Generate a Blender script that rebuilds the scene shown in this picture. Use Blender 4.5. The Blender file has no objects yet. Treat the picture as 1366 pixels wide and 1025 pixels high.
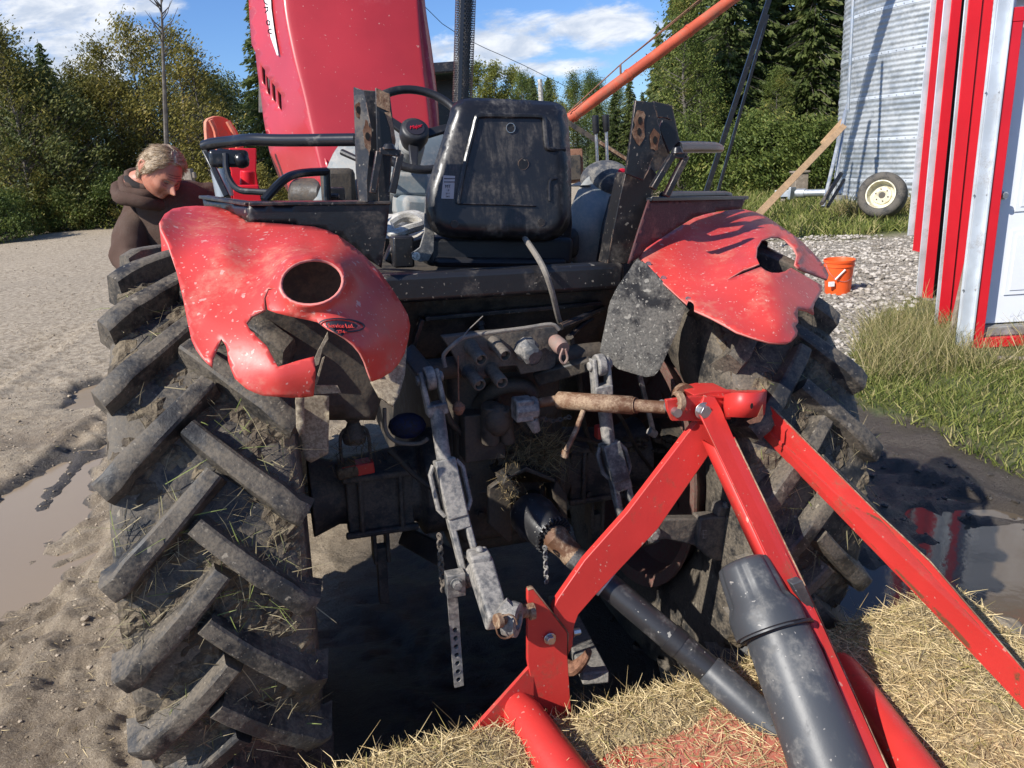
import bpy, bmesh, math, random
import numpy as np
from mathutils import Vector as V, Matrix, noise
from mathutils.geometry import delaunay_2d_cdt
random.seed(7)
R = math.radians
S = bpy.context.scene
COL = S.collection
# ------------------------------------------------------------------ camera
FPX = 986.0; CH = 1.75; PITCH = R(17.5); ROLL = R(4.2)
_f = V((0, math.cos(PITCH), -math.sin(PITCH)))
_r0 = V((1, 0, 0)); _u0 = V((0, math.sin(PITCH), math.cos(PITCH)))
_r = _r0*math.cos(ROLL) - _u0*math.sin(ROLL)
_u = _r0*math.sin(ROLL) + _u0*math.cos(ROLL)
CAMP = V((0, 0, CH))
def ray(px, py):
    return _r*((px-683)/FPX) - _u*((py-512.5)/FPX) + _f
def G(px, py, z=0.0):
    d = ray(px, py); t = (z-CH)/d.z
    return CAMP + d*t
def WY(px, py, Y):
    d = ray(px, py); return CAMP + d*(Y/d.y)
# tractor frame
TH = R(17); TO = V((-.164, 2.23, -.035)); TT = R(4)   # the tractor stands with its right wheel in a rut
AY = V((-math.sin(TH), math.cos(TH), 0)); AX = V((math.cos(TH)*math.cos(TT), math.sin(TH)*math.cos(TT), -math.sin(TT))); AZ = AX.cross(AY)
def TL(x, y, z): return TO + AX*x + AY*y + AZ*z
def P(px, py, ly):
    d = ray(px, py); n = AY
    t = (n.dot(TO) + ly - n.dot(CAMP)) / n.dot(d)
    return CAMP + d*t
def loc(p):
    q = p-TO; return (q.dot(AX), q.dot(AY), q.z)
cam = bpy.data.cameras.new('camera'); co = bpy.data.objects.new('camera', cam); COL.objects.link(co)
cam.sensor_width = 36; cam.lens = 36*FPX/1366; cam.clip_end = 2000; cam.clip_start = .02
M = Matrix((( _r.x, _u.x, -_f.x, 0), (_r.y, _u.y, -_f.y, 0), (_r.z, _u.z, -_f.z, CH), (0, 0, 0, 1)))
co.matrix_world = M; S.camera = co

# ------------------------------------------------------------------ materials
def nt(name):
    m = bpy.data.materials.new(name); m.use_nodes = True
    t = m.node_tree; b = t.nodes['Principled BSDF']; return m, t, b
def lk(t, a, b): t.links.new(a, b)
def nz(t, vec, scale, detail=6, rough=.6, dist=0):
    n = t.nodes.new('ShaderNodeTexNoise'); n.inputs['Scale'].default_value = scale
    n.inputs['Detail'].default_value = detail; n.inputs['Roughness'].default_value = rough
    n.inputs['Distortion'].default_value = dist
    if vec is not None: lk(t, vec, n.inputs['Vector'])
    return n.outputs['Fac']
def ramp(t, fac, a, b):
    n = t.nodes.new('ShaderNodeMapRange'); n.inputs[1].default_value = a; n.inputs[2].default_value = b
    n.interpolation_type = 'SMOOTHSTEP'; lk(t, fac, n.inputs[0]); return n.outputs[0]
def mixc(t, fac, a, b, blend='MIX'):
    n = t.nodes.new('ShaderNodeMix'); n.data_type = 'RGBA'; n.blend_type = blend
    if isinstance(fac, (int, float)): n.inputs[0].default_value = fac
    else: lk(t, fac, n.inputs[0])
    for i, c in ((6, a), (7, b)):
        if isinstance(c, (tuple, list)): n.inputs[i].default_value = (*c[:3], 1)
        else: lk(t, c, n.inputs[i])
    return n.outputs[2]
def math_(t, op, a, b=None, clamp=False):
    n = t.nodes.new('ShaderNodeMath'); n.operation = op; n.use_clamp = clamp
    for i, c in ((0, a), (1, b)):
        if c is None: continue
        if isinstance(c, (int, float)): n.inputs[i].default_value = c
        else: lk(t, c, n.inputs[i])
    return n.outputs[0]
def tc(t, kind='Object', scale=None):
    o = t.nodes.new('ShaderNodeTexCoord').outputs[kind]
    if scale:
        m = t.nodes.new('ShaderNodeMapping'); m.inputs['Scale'].default_value = scale; lk(t, o, m.inputs[0]); o = m.outputs[0]
    return o
def bump(t, b, h, strength=.3, dist=.01):
    n = t.nodes.new('ShaderNodeBump'); n.inputs['Strength'].default_value = strength; n.inputs['Distance'].default_value = dist
    lk(t, h, n.inputs['Height']); lk(t, n.outputs[0], b.inputs['Normal'])
def vor(t, vec, scale, feat='F1'):
    n = t.nodes.new('ShaderNodeTexVoronoi'); n.inputs['Scale'].default_value = scale; n.feature = feat
    lk(t, vec, n.inputs['Vector']); return n.outputs['Distance']
def PM(name, base, rough=.5, metal=0, dirt=None, damt=.5, dscale=9, specks=None, spamt=.0, streak=False, bumps=.15, bscale=60, var=.15, coat=0, spec=.5, edge=None):
    m, t, b = nt(name); c = tc(t)
    n1 = nz(t, c, dscale, 8, .65)
    col = mixc(t, ramp(t, nz(t, c, 3.1, 3), .3, .7), tuple(x*(1-var) for x in base), tuple(min(1, x*(1+var)) for x in base))
    rg = None
    if dirt:
        e = .75 - damt*.5
        nh_ = nz(t, c, dscale*4.3, 10, .72); dm = ramp(t, math_(t, 'ADD', math_(t, 'MULTIPLY', n1, .68), math_(t, 'MULTIPLY', nh_, .32)), e-.10, e+.04)
        if streak:
            c2 = tc(t, 'Object', (30, 30, 3)); n3 = nz(t, c2, 1.5, 5, .7); dm = math_(t, 'MULTIPLY', dm, ramp(t, n3, .35, .65))
        fine = ramp(t, nz(t, c, dscale*16, 6, .7), .38, .6)
        dm = math_(t, 'MULTIPLY', dm, math_(t, 'ADD', math_(t, 'MULTIPLY', fine, .4), .45, True))
        col = mixc(t, dm, col, dirt); rg = dm
    if specks:
        wc = t.nodes.new('ShaderNodeTexNoise'); wc.inputs['Scale'].default_value = 70; lk(t, c, wc.inputs[0])
        vm = t.nodes.new('ShaderNodeVectorMath'); vm.operation = 'SCALE'; vm.inputs['Scale'].default_value = .02
        lk(t, wc.outputs['Color'], vm.inputs[0])
        va = t.nodes.new('ShaderNodeVectorMath'); va.operation = 'ADD'; lk(t, c, va.inputs[0]); lk(t, vm.outputs[0], va.inputs[1])
        for sc_, am, rr_, op in ((38, spamt*.55, .22, .6), (120, spamt*.8, .3, .55)):
            n = t.nodes.new('ShaderNodeTexVoronoi'); n.inputs['Scale'].default_value = sc_; lk(t, va.outputs[0], n.inputs['Vector'])
            sp = t.nodes.new('ShaderNodeSeparateColor'); lk(t, n.outputs['Color'], sp.inputs[0])
            rad = math_(t, 'MULTIPLY', ramp(t, sp.outputs[0], 1-am, 1.0), rr_)
            sm = math_(t, 'LESS_THAN', n.outputs['Distance'], rad)
            col = mixc(t, math_(t, 'MULTIPLY', sm, op), col, specks)
    if edge:
        bv = t.nodes.new('ShaderNodeBevel'); bv.samples = 4; bv.inputs[0].default_value = .004; ge = t.nodes.new('ShaderNodeNewGeometry')
        dp = t.nodes.new('ShaderNodeVectorMath'); dp.operation = 'DOT_PRODUCT'; lk(t, bv.outputs[0], dp.inputs[0]); lk(t, ge.outputs['Normal'], dp.inputs[1])
        em = math_(t, 'MULTIPLY', ramp(t, dp.outputs['Value'], .985, .93), ramp(t, nz(t, c, 22, 8, .7), .48, .56)); col = mixc(t, em, col, edge)
    lk(t, col, b.inputs['Base Color'])
    if rg is not None:
        lk(t, math_(t, 'ADD', math_(t, 'MULTIPLY', rg, .85-rough), rough, True), b.inputs['Roughness'])
    else:
        lk(t, math_(t, 'ADD', math_(t, 'MULTIPLY', n1, .15), rough-.07, True), b.inputs['Roughness'])
    b.inputs['Metallic'].default_value = metal
    b.inputs['Coat Weight'].default_value = coat; b.inputs['Coat Roughness'].default_value = .15
    b.inputs['Specular IOR Level'].default_value = spec
    h = nz(t, c, bscale, 5)
    bump(t, b, h, bumps, .006)
    return m
MUDC = (.2, .16, .115); DUST = (.27, .225, .17)
m_red = PM('faded_red_paint', (.57, .050, .040), .42, dirt=(.52, .17, .12), damt=.3, dscale=7, specks=(.62, .42, .36), spamt=.6, bumps=.05, var=.12)
m_redm = PM('mower_red_paint', (.56, .036, .030), .44, dirt=(.26, .075, .04), damt=.22, dscale=9, specks=(.5, .33, .26), spamt=.15, bumps=.08, var=.12, edge=(.16, .06, .03))
m_redin = PM('dark_red_inner_paint', (.12, .01, .012), .35, dirt=(.05, .03, .03), damt=.6, dscale=14)
m_hood = PM('hood_red_paint', (.46, .032, .04), .38, dirt=(.5, .12, .13), damt=.15, dscale=2.2, specks=(.6, .35, .3), spamt=.10, bumps=.03, var=.08, coat=.2)
m_orange = PM('faded_orange_paint', (.72, .17, .09), .45, dirt=(.5, .25, .17), damt=.4, dscale=5)
m_edge = PM('broken_plastic_edge', (.62, .2, .17), .6)
m_cream = PM('cream_inner_plastic', (.42, .36, .26), .6, dirt=(.12, .09, .06), damt=.6, dscale=8)
m_blk = PM('black_steel_paint', (.015, .015, .017), .33, dirt=(.10, .085, .07), damt=.28, dscale=7, specks=(.3, .27, .22), spamt=.3, bumps=.12, edge=(.2, .13, .09))
m_blkc = PM('clean_black_tube', (.012, .013, .016), .28, dirt=(.08, .075, .07), damt=.2, dscale=16, bumps=.04)
m_seat = PM('black_seat_plastic', (.012, .012, .014), .33, dirt=(.11, .10, .09), damt=.42, dscale=7, streak=True, bumps=.05)
m_vinyl = PM('black_vinyl', (.016, .016, .018), .45, dirt=(.05, .045, .04), damt=.3)
m_cast = PM('muddy_cast_steel', (.035, .035, .037), .6, dirt=(.16, .13, .10), damt=.48, dscale=9, bumps=.4, bscale=45)
m_castd = PM('oily_dark_cast_iron', (.02, .02, .02), .5, dirt=(.09, .07, .05), damt=.5, dscale=8, bumps=.4, bscale=35)
m_link = PM('chalky_worn_steel', (.07, .075, .082), .48, metal=.2, dirt=(.38, .35, .31), damt=.5, dscale=6, bumps=.25, bscale=50)
m_rust = PM('rusty_brown_steel', (.13, .06, .03), .65, metal=.1, dirt=(.40, .29, .19), damt=.42, dscale=12, bumps=.4)
m_rustd = PM('dark_rust', (.13, .055, .03), .75, dirt=(.3, .15, .09), damt=.5, dscale=22, bumps=.4)
m_bolt = PM('zinc_bolt', (.55, .55, .55), .3, metal=.9, dirt=(.3, .25, .2), damt=.3, dscale=40)
m_grey = PM('grey_plastic', (.17, .2, .21), .5, dirt=(.33, .31, .28), damt=.45, dscale=6, bumps=.05)
m_grin = PM('canister_black_plastic', (.05, .054, .06), .45, dirt=(.16, .155, .145), damt=.34, dscale=7, specks=(.4, .37, .33), spamt=.12, bumps=.06)
m_shaft = PM('shaft_guard_plastic', (.024, .024, .026), .36, dirt=(.17, .16, .15), damt=.3, dscale=6, specks=(.4, .38, .33), spamt=.2, streak=False, bumps=.08)
m_dusty = PM('dusty_black_plate', (.014, .014, .016), .42, dirt=(.17, .16, .14), damt=.5, dscale=10, specks=(.4, .38, .33), spamt=1.0, bumps=.2)
m_rub = PM('wheel_rubber', (.018, .018, .019), .55, dirt=(.155, .128, .095), damt=.5, dscale=8, specks=(.3, .26, .2), spamt=.3, bumps=.5, bscale=50)
m_rubdry = PM('worn_dusty_rubber', (.035, .034, .033), .75, dirt=(.13, .115, .095), damt=.5)
m_rim = PM('muddy_red_rim', (.2, .03, .03), .6, dirt=(.17, .13, .1), damt=.85, dscale=6, bumps=.3)
m_creamrim = PM('cream_rim_paint', (.66, .63, .47), .5, dirt=(.35, .27, .17), damt=.35)
m_galv = PM('galvanised_steel', (.5, .53, .55), .38, metal=.75, dirt=(.4, .4, .4), damt=.4, dscale=3, bumps=.03)
m_galvp = PM('galvanised_sheet_trim', (.66, .7, .74), .4, metal=.35, dirt=(.45, .45, .45), damt=.3, dscale=5, bumps=.05)
m_shred = PM('shed_red_trim', (.62, .012, .022), .35, dirt=(.4, .06, .06), damt=.15, dscale=4, bumps=.04, var=.06)
m_white = PM('white_door_paint', (.74, .76, .8), .4, dirt=(.5, .48, .45), damt=.15, dscale=4, bumps=.03, var=.03)
m_wood = PM('raw_lumber', (.5, .32, .17), .7, dirt=(.3, .2, .12), damt=.5, dscale=12, streak=True)
m_oldwood = PM('weathered_wood', (.3, .25, .2), .8, dirt=(.16, .13, .1), damt=.5, dscale=10)
m_bucket = PM('orange_bucket_plastic', (.85, .11, .02), .38, dirt=(.5, .2, .1), damt=.15, bumps=.02)
m_auger = PM('auger_orange_paint', (.50, .09, .04), .45, dirt=(.3, .12, .07), damt=.35, dscale=3)
m_conc = PM('grey_concrete', (.27, .27, .26), .8, dirt=(.17, .16, .14), damt=.5)
m_blue = PM('blue_paint_dirty', (.01, .03, .16), .5, dirt=(.05, .045, .04), damt=.5)
m_cloth = PM('white_rag_cloth', (.62, .6, .55), .85, dirt=(.3, .27, .22), damt=.5, dscale=12, bumps=.3)
m_hose = PM('grey_hose', (.13, .12, .11), .65, dirt=(.25, .22, .18), damt=.5, dscale=20)
m_pink = PM('faded_pink_plastic', (.3, .16, .13), .6, dirt=(.2, .17, .14), damt=.5, dscale=25)
m_grn = PM('green_machine_paint', (.02, .12, .03), .5, dirt=(.1, .1, .06), damt=.3)
def flat(name, c, rough=.6):
    m, t, b = nt(name); b.inputs['Base Color'].default_value = (*c, 1); b.inputs['Roughness'].default_value = rough; return m
m_ink = flat('black_ink', (.015, .012, .02)); m_wh = flat('white_decal', (.75, .73, .72)); m_lab = flat('silver_label', (.42, .39, .38), .4)
m_logo = flat('red_logo', (.6, .01, .03), .4); m_void = flat('black_opening', (.004, .004, .004), .9)

# straw: colour varies per strand through a vertex attribute
def leafmat(name, a, b_, c_=None, attr=True, rough=.7, trans=.3):
    m, t, b = nt(name)
    at = t.nodes.new('ShaderNodeAttribute'); at.attribute_name = 'rnd'
    col = mixc(t, ramp(t, at.outputs['Fac'], .1, .75), a, b_)
    if c_: col = mixc(t, ramp(t, at.outputs['Fac'], .78, .95), col, c_)
    lk(t, col, b.inputs['Base Color']); b.inputs['Roughness'].default_value = rough
    b.inputs['Specular IOR Level'].default_value = .25
    if trans:
        tr = t.nodes.new('ShaderNodeBsdfTranslucent'); lk(t, col, tr.inputs[0])
        mx = t.nodes.new('ShaderNodeMixShader'); mx.inputs[0].default_value = trans
        lk(t, b.outputs[0], mx.inputs[1]); lk(t, tr.outputs[0], mx.inputs[2]); lk(t, mx.outputs[0], t.nodes['Material Output'].inputs[0])
    return m
m_straw = leafmat('dry_straw', (.36, .26, .12), (.74, .59, .33), (.28, .24, .08), trans=.1)
m_strawt = leafmat('muddy_straw', (.10, .08, .05), (.36, .30, .18), (.2, .24, .07), trans=.1)
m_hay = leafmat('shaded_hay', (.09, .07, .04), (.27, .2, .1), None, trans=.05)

# ------------------------------------------------------------------ mesh builder
def org(o):
    v = V((0, 0, 0))
    while o: v = v + o.location; o = o.parent
    return v
class MB:
    def __init__(s): s.v = []; s.f = []; s.m = []; s.mi = 0; s.r = []
    def add(s, vs, fs):
        b = len(s.v); s.v += [V(p) for p in vs]
        for f in fs: s.f.append([i+b for i in f]); s.m.append(s.mi)
        return s
    def box(s, c, sz, ax=(V((1,0,0)), V((0,1,0)), V((0,0,1)))):
        c = V(c); X, Y, Z = ax[0]*sz[0]/2, ax[1]*sz[1]/2, ax[2]*sz[2]/2
        vs = [c+X*i+Y*j+Z*k for k in (-1, 1) for j in (-1, 1) for i in (-1, 1)]
        return s.add(vs, [(0,2,3,1), (4,5,7,6), (0,1,5,4), (2,6,7,3), (0,4,6,2), (1,3,7,5)])
    def tbox(s, c, sz): return s.box(c, sz, (AX, AY, AZ))
    def bar(s, p0, p1, w, t, nrm=None, w1=None, t1=None):
        p0, p1 = V(p0), V(p1); d = (p1-p0).normalized(); nrm = V(nrm) if nrm else V((0, 0, 1))
        if abs(d.dot(nrm)) > .98: nrm = V((1, 0, 0))
        a = d.cross(nrm).normalized(); n = a.cross(d).normalized()
        w1 = w1 or w; t1 = t1 or t
        vs = []
        for p, ww, tt in ((p0, w, t), (p1, w1, t1)):
            for i, j in ((-1,-1), (1,-1), (1,1), (-1,1)): vs.append(p + a*i*ww/2 + n*j*tt/2)
        return s.add(vs, [(3,2,1,0), (4,5,6,7), (0,1,5,4), (1,2,6,5), (2,3,7,6), (3,0,4,7)])
    def tube(s, pts, r, n=12, cap=True, smooth=0):
        pts = [V(p) for p in pts]
        if smooth: pts = cr(pts, smooth)
        rs = r if isinstance(r, (list, tuple)) else [r]*len(pts)
        if len(rs) != len(pts):
            q = len(rs)-1; rs = [rs[min(int(i*q/(len(pts)-1)), q-1)]*(1-(i*q/(len(pts)-1)-min(int(i*q/(len(pts)-1)), q-1))) + rs[min(int(i*q/(len(pts)-1)), q-1)+1]*(i*q/(len(pts)-1)-min(int(i*q/(len(pts)-1)), q-1)) for i in range(len(pts))]
        d = (pts[1]-pts[0]).normalized(); up = V((0,0,1)) if abs(d.z) < .9 else V((1,0,0))
        a = d.cross(up).normalized(); vs = []
        for i, p in enumerate(pts):
            dd = (pts[min(i+1, len(pts)-1)]-pts[max(i-1, 0)]).normalized()
            a = (a - dd*a.dot(dd)).normalized(); b = dd.cross(a)
            for k in range(n):
                t = 2*math.pi*k/n; vs.append(p + (a*math.cos(t)+b*math.sin(t))*rs[i])
        fs = [(i*n+k, i*n+(k+1)%n, (i+1)*n+(k+1)%n, (i+1)*n+k) for i in range(len(pts)-1) for k in range(n)]
        if cap: fs += [tuple(range(n-1, -1, -1)), tuple((len(pts)-1)*n+k for k in range(n))]
        return s.add(vs, fs)
    def lathe(s, prof, o, axis, n=32, closed=False, a0=0, a1=2*math.pi, cap=False):
        o = V(o); ax = V(axis).normalized(); up = V((0,0,1)) if abs(ax.z) < .9 else V((1,0,0))
        A = up.cross(ax).normalized(); B = ax.cross(A); full = abs(a1-a0-2*math.pi) < 1e-6
        N = n if full else n+1; vs = []
        for k in range(N):
            t = a0+(a1-a0)*k/n
            for r, h in prof: vs.append(o + ax*h + (A*math.cos(t)+B*math.sin(t))*r)
        m = len(prof); fs = []
        for k in range(n):
            k2 = (k+1) % N
            for j in range(m-1 + (1 if closed else 0)):
                j2 = (j+1) % m; fs.append((k*m+j, k2*m+j, k2*m+j2, k*m+j2))
        if cap and full: fs += [tuple(k*m for k in range(N))[::-1], tuple(k*m+m-1 for k in range(N))]
        return s.add(vs, fs)
    def cyl(s, p0, p1, r, n=20): return s.tube([p0, p1], r, n)
    def plate(s, pts, off):
        pts = [V(p) for p in pts]; off = V(off); n = len(pts)
        return s.add(pts+[p+off for p in pts], [tuple(range(n)), tuple(range(2*n-1, n-1, -1))] + [(i, i+n, (i+1) % n+n, (i+1) % n) for i in range(n)])
    def bolt(s, c, ax, r=.014, h=.012):
        c = V(c); ax = V(ax).normalized()
        s.tube([c, c+ax*.002], r*1.35, 16); s.tube([c+ax*.002, c+ax*h], r, 6); return s
    def ball(s, c, r, sc=(1,1,1), n=12, ax=None):
        c = V(c); X, Y, Z = ax or (V((1,0,0)), V((0,1,0)), V((0,0,1))); vs = []; m = n//2
        for i in range(m+1):
            ph = math.pi*i/m
            for k in range(n):
                t = 2*math.pi*k/n
                vs.append(c + X*(r*sc[0]*math.sin(ph)*math.cos(t)) + Y*(r*sc[1]*math.sin(ph)*math.sin(t)) + Z*(r*sc[2]*math.cos(ph)))
        fs = [(i*n+k, (i+1)*n+k, (i+1)*n+(k+1)%n, i*n+(k+1)%n) for i in range(m) for k in range(n)]
        return s.add(vs, fs)
    def build(s, name, mat, parent=None, bevel=0, smooth=35, solid=0, off=0, label=None, seg=2, subd=0):
        o0 = org(parent) if parent else V((0, 0, 0))
        me = bpy.data.meshes.new(name); me.from_pydata([p-o0 for p in s.v], [], s.f)
        mats = mat if isinstance(mat, (list, tuple)) else [mat]
        for m in mats: me.materials.append(m)
        if any(s.m): me.polygons.foreach_set('material_index', s.m)
        me.validate()
        if len(s.v) < 200000:
            bm = bmesh.new(); bm.from_mesh(me); bmesh.ops.remove_doubles(bm, verts=bm.verts, dist=1e-6)
            bmesh.ops.recalc_face_normals(bm, faces=bm.faces); bm.to_mesh(me); bm.free()
        if smooth:
            me.shade_smooth(); me.set_sharp_from_angle(angle=R(smooth))
        o = bpy.data.objects.new(name, me); COL.objects.link(o)
        if parent: o.parent = parent
        if solid:
            d = o.modifiers.new('s', 'SOLIDIFY'); d.thickness = solid; d.offset = off
            if len(mats) > 1: d.material_offset_rim = 1
        if bevel:
            d = o.modifiers.new('b', 'BEVEL'); d.width = bevel; d.segments = seg; d.limit_method = 'ANGLE'; d.angle_limit = R(40)
        if subd:
            d = o.modifiers.new('u', 'SUBSURF'); d.levels = d.render_levels = subd
        if label: o['label'] = label
        return o
def cr(pts, k):
    out = []; n = len(pts)
    for i in range(n-1):
        p0, p1, p2, p3 = pts[max(i-1,0)], pts[i], pts[i+1], pts[min(i+2,n-1)]
        for j in range(k):
            t = j/k; out.append(.5*((2*p1)+(p2-p0)*t+(2*p0-5*p1+4*p2-p3)*t*t+(3*p1-p0-3*p2+p3)*t**3))
    out.append(pts[-1]); return out
def patch(mb, ctrl, ku, kv):
    rows = [cr([V(p) for p in r], ku) for r in ctrl]; cols = list(zip(*rows))
    g = [cr(list(c), kv) for c in cols]; nu, nv = len(g), len(g[0])
    vs = [p for c in g for p in c]
    mb.add(vs, [(i*nv+j, (i+1)*nv+j, (i+1)*nv+j+1, i*nv+j+1) for i in range(nu-1) for j in range(nv-1)])
def inside(x, y, poly):
    c = False; n = len(poly); j = n-1
    for i in range(n):
        xi, yi = poly[i][:2]; xj, yj = poly[j][:2]
        if (yi > y) != (yj > y) and x < (xj-xi)*(y-yi)/(yj-yi)+xi: c = not c
        j = i
    return c
def rbf(ctrl):
    c = np.array([[a/100, b/100] for a, b, _ in ctrl]); z = np.array([q[2] for q in ctrl], float); n = len(c)
    def ph(d2): return np.where(d2 > 1e-12, .5*d2*np.log(np.maximum(d2, 1e-12)), 0)
    d2 = ((c[:, None]-c[None])**2).sum(-1); K = ph(d2)+np.eye(n)*.02
    Pm = np.hstack([np.ones((n, 1)), c]); A = np.block([[K, Pm], [Pm.T, np.zeros((3, 3))]])
    w = np.linalg.solve(A, np.concatenate([z, np.zeros(3)]))
    def f(x, y):
        q = np.array([x/100, y/100]); d = ((c-q)**2).sum(-1)
        return float(ph(d)@w[:n] + w[n]+w[n+1]*q[0]+w[n+2]*q[1])
    return f
def dens(poly, step):
    out = []; n = len(poly)
    for i in range(n):
        a, b = poly[i], poly[(i+1) % n]; L = math.hypot(b[0]-a[0], b[1]-a[1]); k = max(1, int(L/step))
        for j in range(k): out.append((a[0]+(b[0]-a[0])*j/k, a[1]+(b[1]-a[1])*j/k))
    return out
def sm(poly, k=4):
    n = len(poly); v = [V((p[0], p[1], 0)) for p in poly]; out = []
    for i in range(n):
        p0, p1, p2, p3 = v[i-1], v[i], v[(i+1) % n], v[(i+2) % n]
        for j in range(k):
            t = j/k; q = .5*((2*p1)+(p2-p0)*t+(2*p0-5*p1+4*p2-p3)*t*t+(3*p1-p0-3*p2+p3)*t**3); out.append((q.x, q.y))
    return out
def sheet(mb, outline, holes, fn, step=7, to3=P):
    loops = [dens(outline, step)] + [dens(h, step*.7) for h in holes]
    v2 = []; ed = []
    for L in loops:
        b = len(v2); v2 += L; ed += [(b+i, b+(i+1) % len(L)) for i in range(len(L))]
    x0 = min(p[0] for p in outline); x1 = max(p[0] for p in outline); y0 = min(p[1] for p in outline); y1 = max(p[1] for p in outline)
    bnd = list(v2); y = y0+step/2; r = 0
    while y < y1:
        x = x0+(step/2 if r % 2 else 0)
        while x < x1:
            if inside(x, y, outline) and not any(inside(x, y, h) for h in holes) and all((x-q[0])**2+(y-q[1])**2 > (step*.45)**2 for q in bnd): v2.append((x, y))
            x += step
        y += step*.87; r += 1
    ov, oe, of, *_ = delaunay_2d_cdt([V(p).to_2d() if len(p) > 2 else V((p[0], p[1])) for p in v2], ed, [], 0, 1e-4)
    fs = []
    for f in of:
        cx = sum(ov[i].x for i in f)/len(f); cy = sum(ov[i].y for i in f)/len(f)
        if inside(cx, cy, outline) and not any(inside(cx, cy, h) for h in holes): fs.append(tuple(f))
    mb.add([to3(p.x, p.y, fn(p.x, p.y)) for p in ov], fs)
def const(c): return lambda x, y: c
def thing(name, label, cat, loc_=(0,0,0), group=None, kind=None):
    o = bpy.data.objects.new(name, None); COL.objects.link(o); o.location = V(loc_); o.empty_display_size = .2
    o['label'] = label; o['category'] = cat
    if group: o['group'] = group
    return o
def tag(o, label, cat, group=None, kind=None):
    o['label'] = label; o['category'] = cat
    if group: o['group'] = group
    if kind: o['kind'] = kind
    return o
def struct(o): o['kind'] = 'structure'; return o
# strands: thin bent ribbons, random value per strand in attribute rnd
def strands(name, items, mat, parent=None):
    """items: (p, dir, length, width, bend vec)"""
    vs = []; fs = []; rn = []; o0 = org(parent) if parent else V((0,0,0))
    for p, d, L, w, bd in items:
        p = V(p)-o0; d = V(d).normalized(); a = d.cross(V((random.uniform(-1,1), random.uniform(-1,1), random.uniform(-1,1)))).normalized()*w/2
        b = len(vs); q = random.random()
        m1 = p+d*L*.5+V(bd)*.35*L; e = p+d*L+V(bd)*L
        vs += [p-a, p+a, m1+a, m1-a, e+a*.3, e-a*.3]; fs += [(b, b+1, b+2, b+3), (b+3, b+2, b+4, b+5)]; rn += [q]*6
    me = bpy.data.meshes.new(name); me.from_pydata(vs, [], fs); me.materials.append(mat)
    at = me.attributes.new('rnd', 'FLOAT', 'POINT'); at.data.foreach_set('value', rn)
    o = bpy.data.objects.new(name, me); COL.objects.link(o)
    if parent: o.parent = parent
    return o
def rv(s=1): return V((random.uniform(-s,s), random.uniform(-s,s), random.uniform(-s,s)))
def text(body, size, mat, o, xdir, ydir, parent, name='lettering', ext=.0008, align='CENTER', font=None, wscale=1, shear=0):
    c = bpy.data.curves.new(name, 'FONT'); c.body = body; c.size = size; c.extrude = ext; c.align_x = align; c.align_y = 'CENTER'; c.shear = shear
    tmp = bpy.data.objects.new('tmp', c); COL.objects.link(tmp)
    dg = bpy.context.evaluated_depsgraph_get(); me = bpy.data.meshes.new_from_object(tmp.evaluated_get(dg))
    bpy.data.objects.remove(tmp)
    X = V(xdir).normalized(); Y = V(ydir); Y = (Y-X*Y.dot(X)).normalized(); Z = X.cross(Y); o0 = org(parent)
    for v in me.vertices: v.co = V(o)+X*v.co.x*wscale+Y*v.co.y+Z*v.co.z - o0
    me.name = name; me.materials.clear(); me.materials.append(mat)
    ob = bpy.data.objects.new(name, me); COL.objects.link(ob); ob.parent = parent; return ob
# ------------------------------------------------------------------ light, sky
SAZ, SEL = R(53), R(40)
tdir = V((math.sin(SAZ)*math.cos(SEL), math.cos(SAZ)*math.cos(SEL), -math.sin(SEL)))
sl = bpy.data.lights.new('sun', 'SUN'); sl.energy = 4.8; sl.angle = R(.53); sl.color = (1, .955, .88)
so = bpy.data.objects.new('sun', sl); COL.objects.link(so); so.rotation_euler = tdir.to_track_quat('-Z', 'Y').to_euler()
w = bpy.data.worlds.new('World'); S.world = w; w.use_nodes = True; t = w.node_tree
bg = t.nodes['Background']; sky = t.nodes.new('ShaderNodeTexSky'); sky.sky_type = 'NISHITA'; sky.sun_disc = False
sky.sun_elevation = SEL; sky.sun_rotation = math.atan2(-tdir.x, -tdir.y); sky.altitude = 300; sky.air_density = 1.0; sky.dust_density = .4; sky.ozone_density = 2.2
SKYS = .082
bg.inputs['Strength'].default_value = SKYS
gen = tc(t, 'Generated'); sp = t.nodes.new('ShaderNodeSeparateXYZ'); lk(t, gen, sp.inputs[0])
ay = math_(t, 'MAXIMUM', math_(t, 'ABSOLUTE', sp.outputs[1]), .08)
uu = math_(t, 'DIVIDE', sp.outputs[0], ay); vv = math_(t, 'DIVIDE', sp.outputs[2], ay)
cm = None
def cl(px, py, wx, wy):
    global cm
    d = ray(px, py); u, v = d.x/d.y, d.z/d.y
    a = math_(t, 'DIVIDE', math_(t, 'SUBTRACT', math_(t, 'ADD', uu, 0), u), wx/FPX*1.02)
    b = math_(t, 'DIVIDE', math_(t, 'SUBTRACT', math_(t, 'SUBTRACT', vv, math_(t, 'MULTIPLY', math_(t, 'SUBTRACT', uu, u), -.02)), v), wy/FPX)
    q = math_(t, 'SUBTRACT', 1, math_(t, 'ADD', math_(t, 'MULTIPLY', a, a), math_(t, 'MULTIPLY', b, b)))
    cm = q if cm is None else math_(t, 'MAXIMUM', cm, q)
cl(765, 38, 130, 27); cl(655, 64, 95, 26); cl(708, 93, 85, 15); cl(50, 8, 150, 40); cl(105, 50, 100, 38); cl(190, 10, 60, 14); cl(20, 110, 200, 30)
cl(-500, -200, 500, 90); cl(1500, -500, 600, 60)
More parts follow.
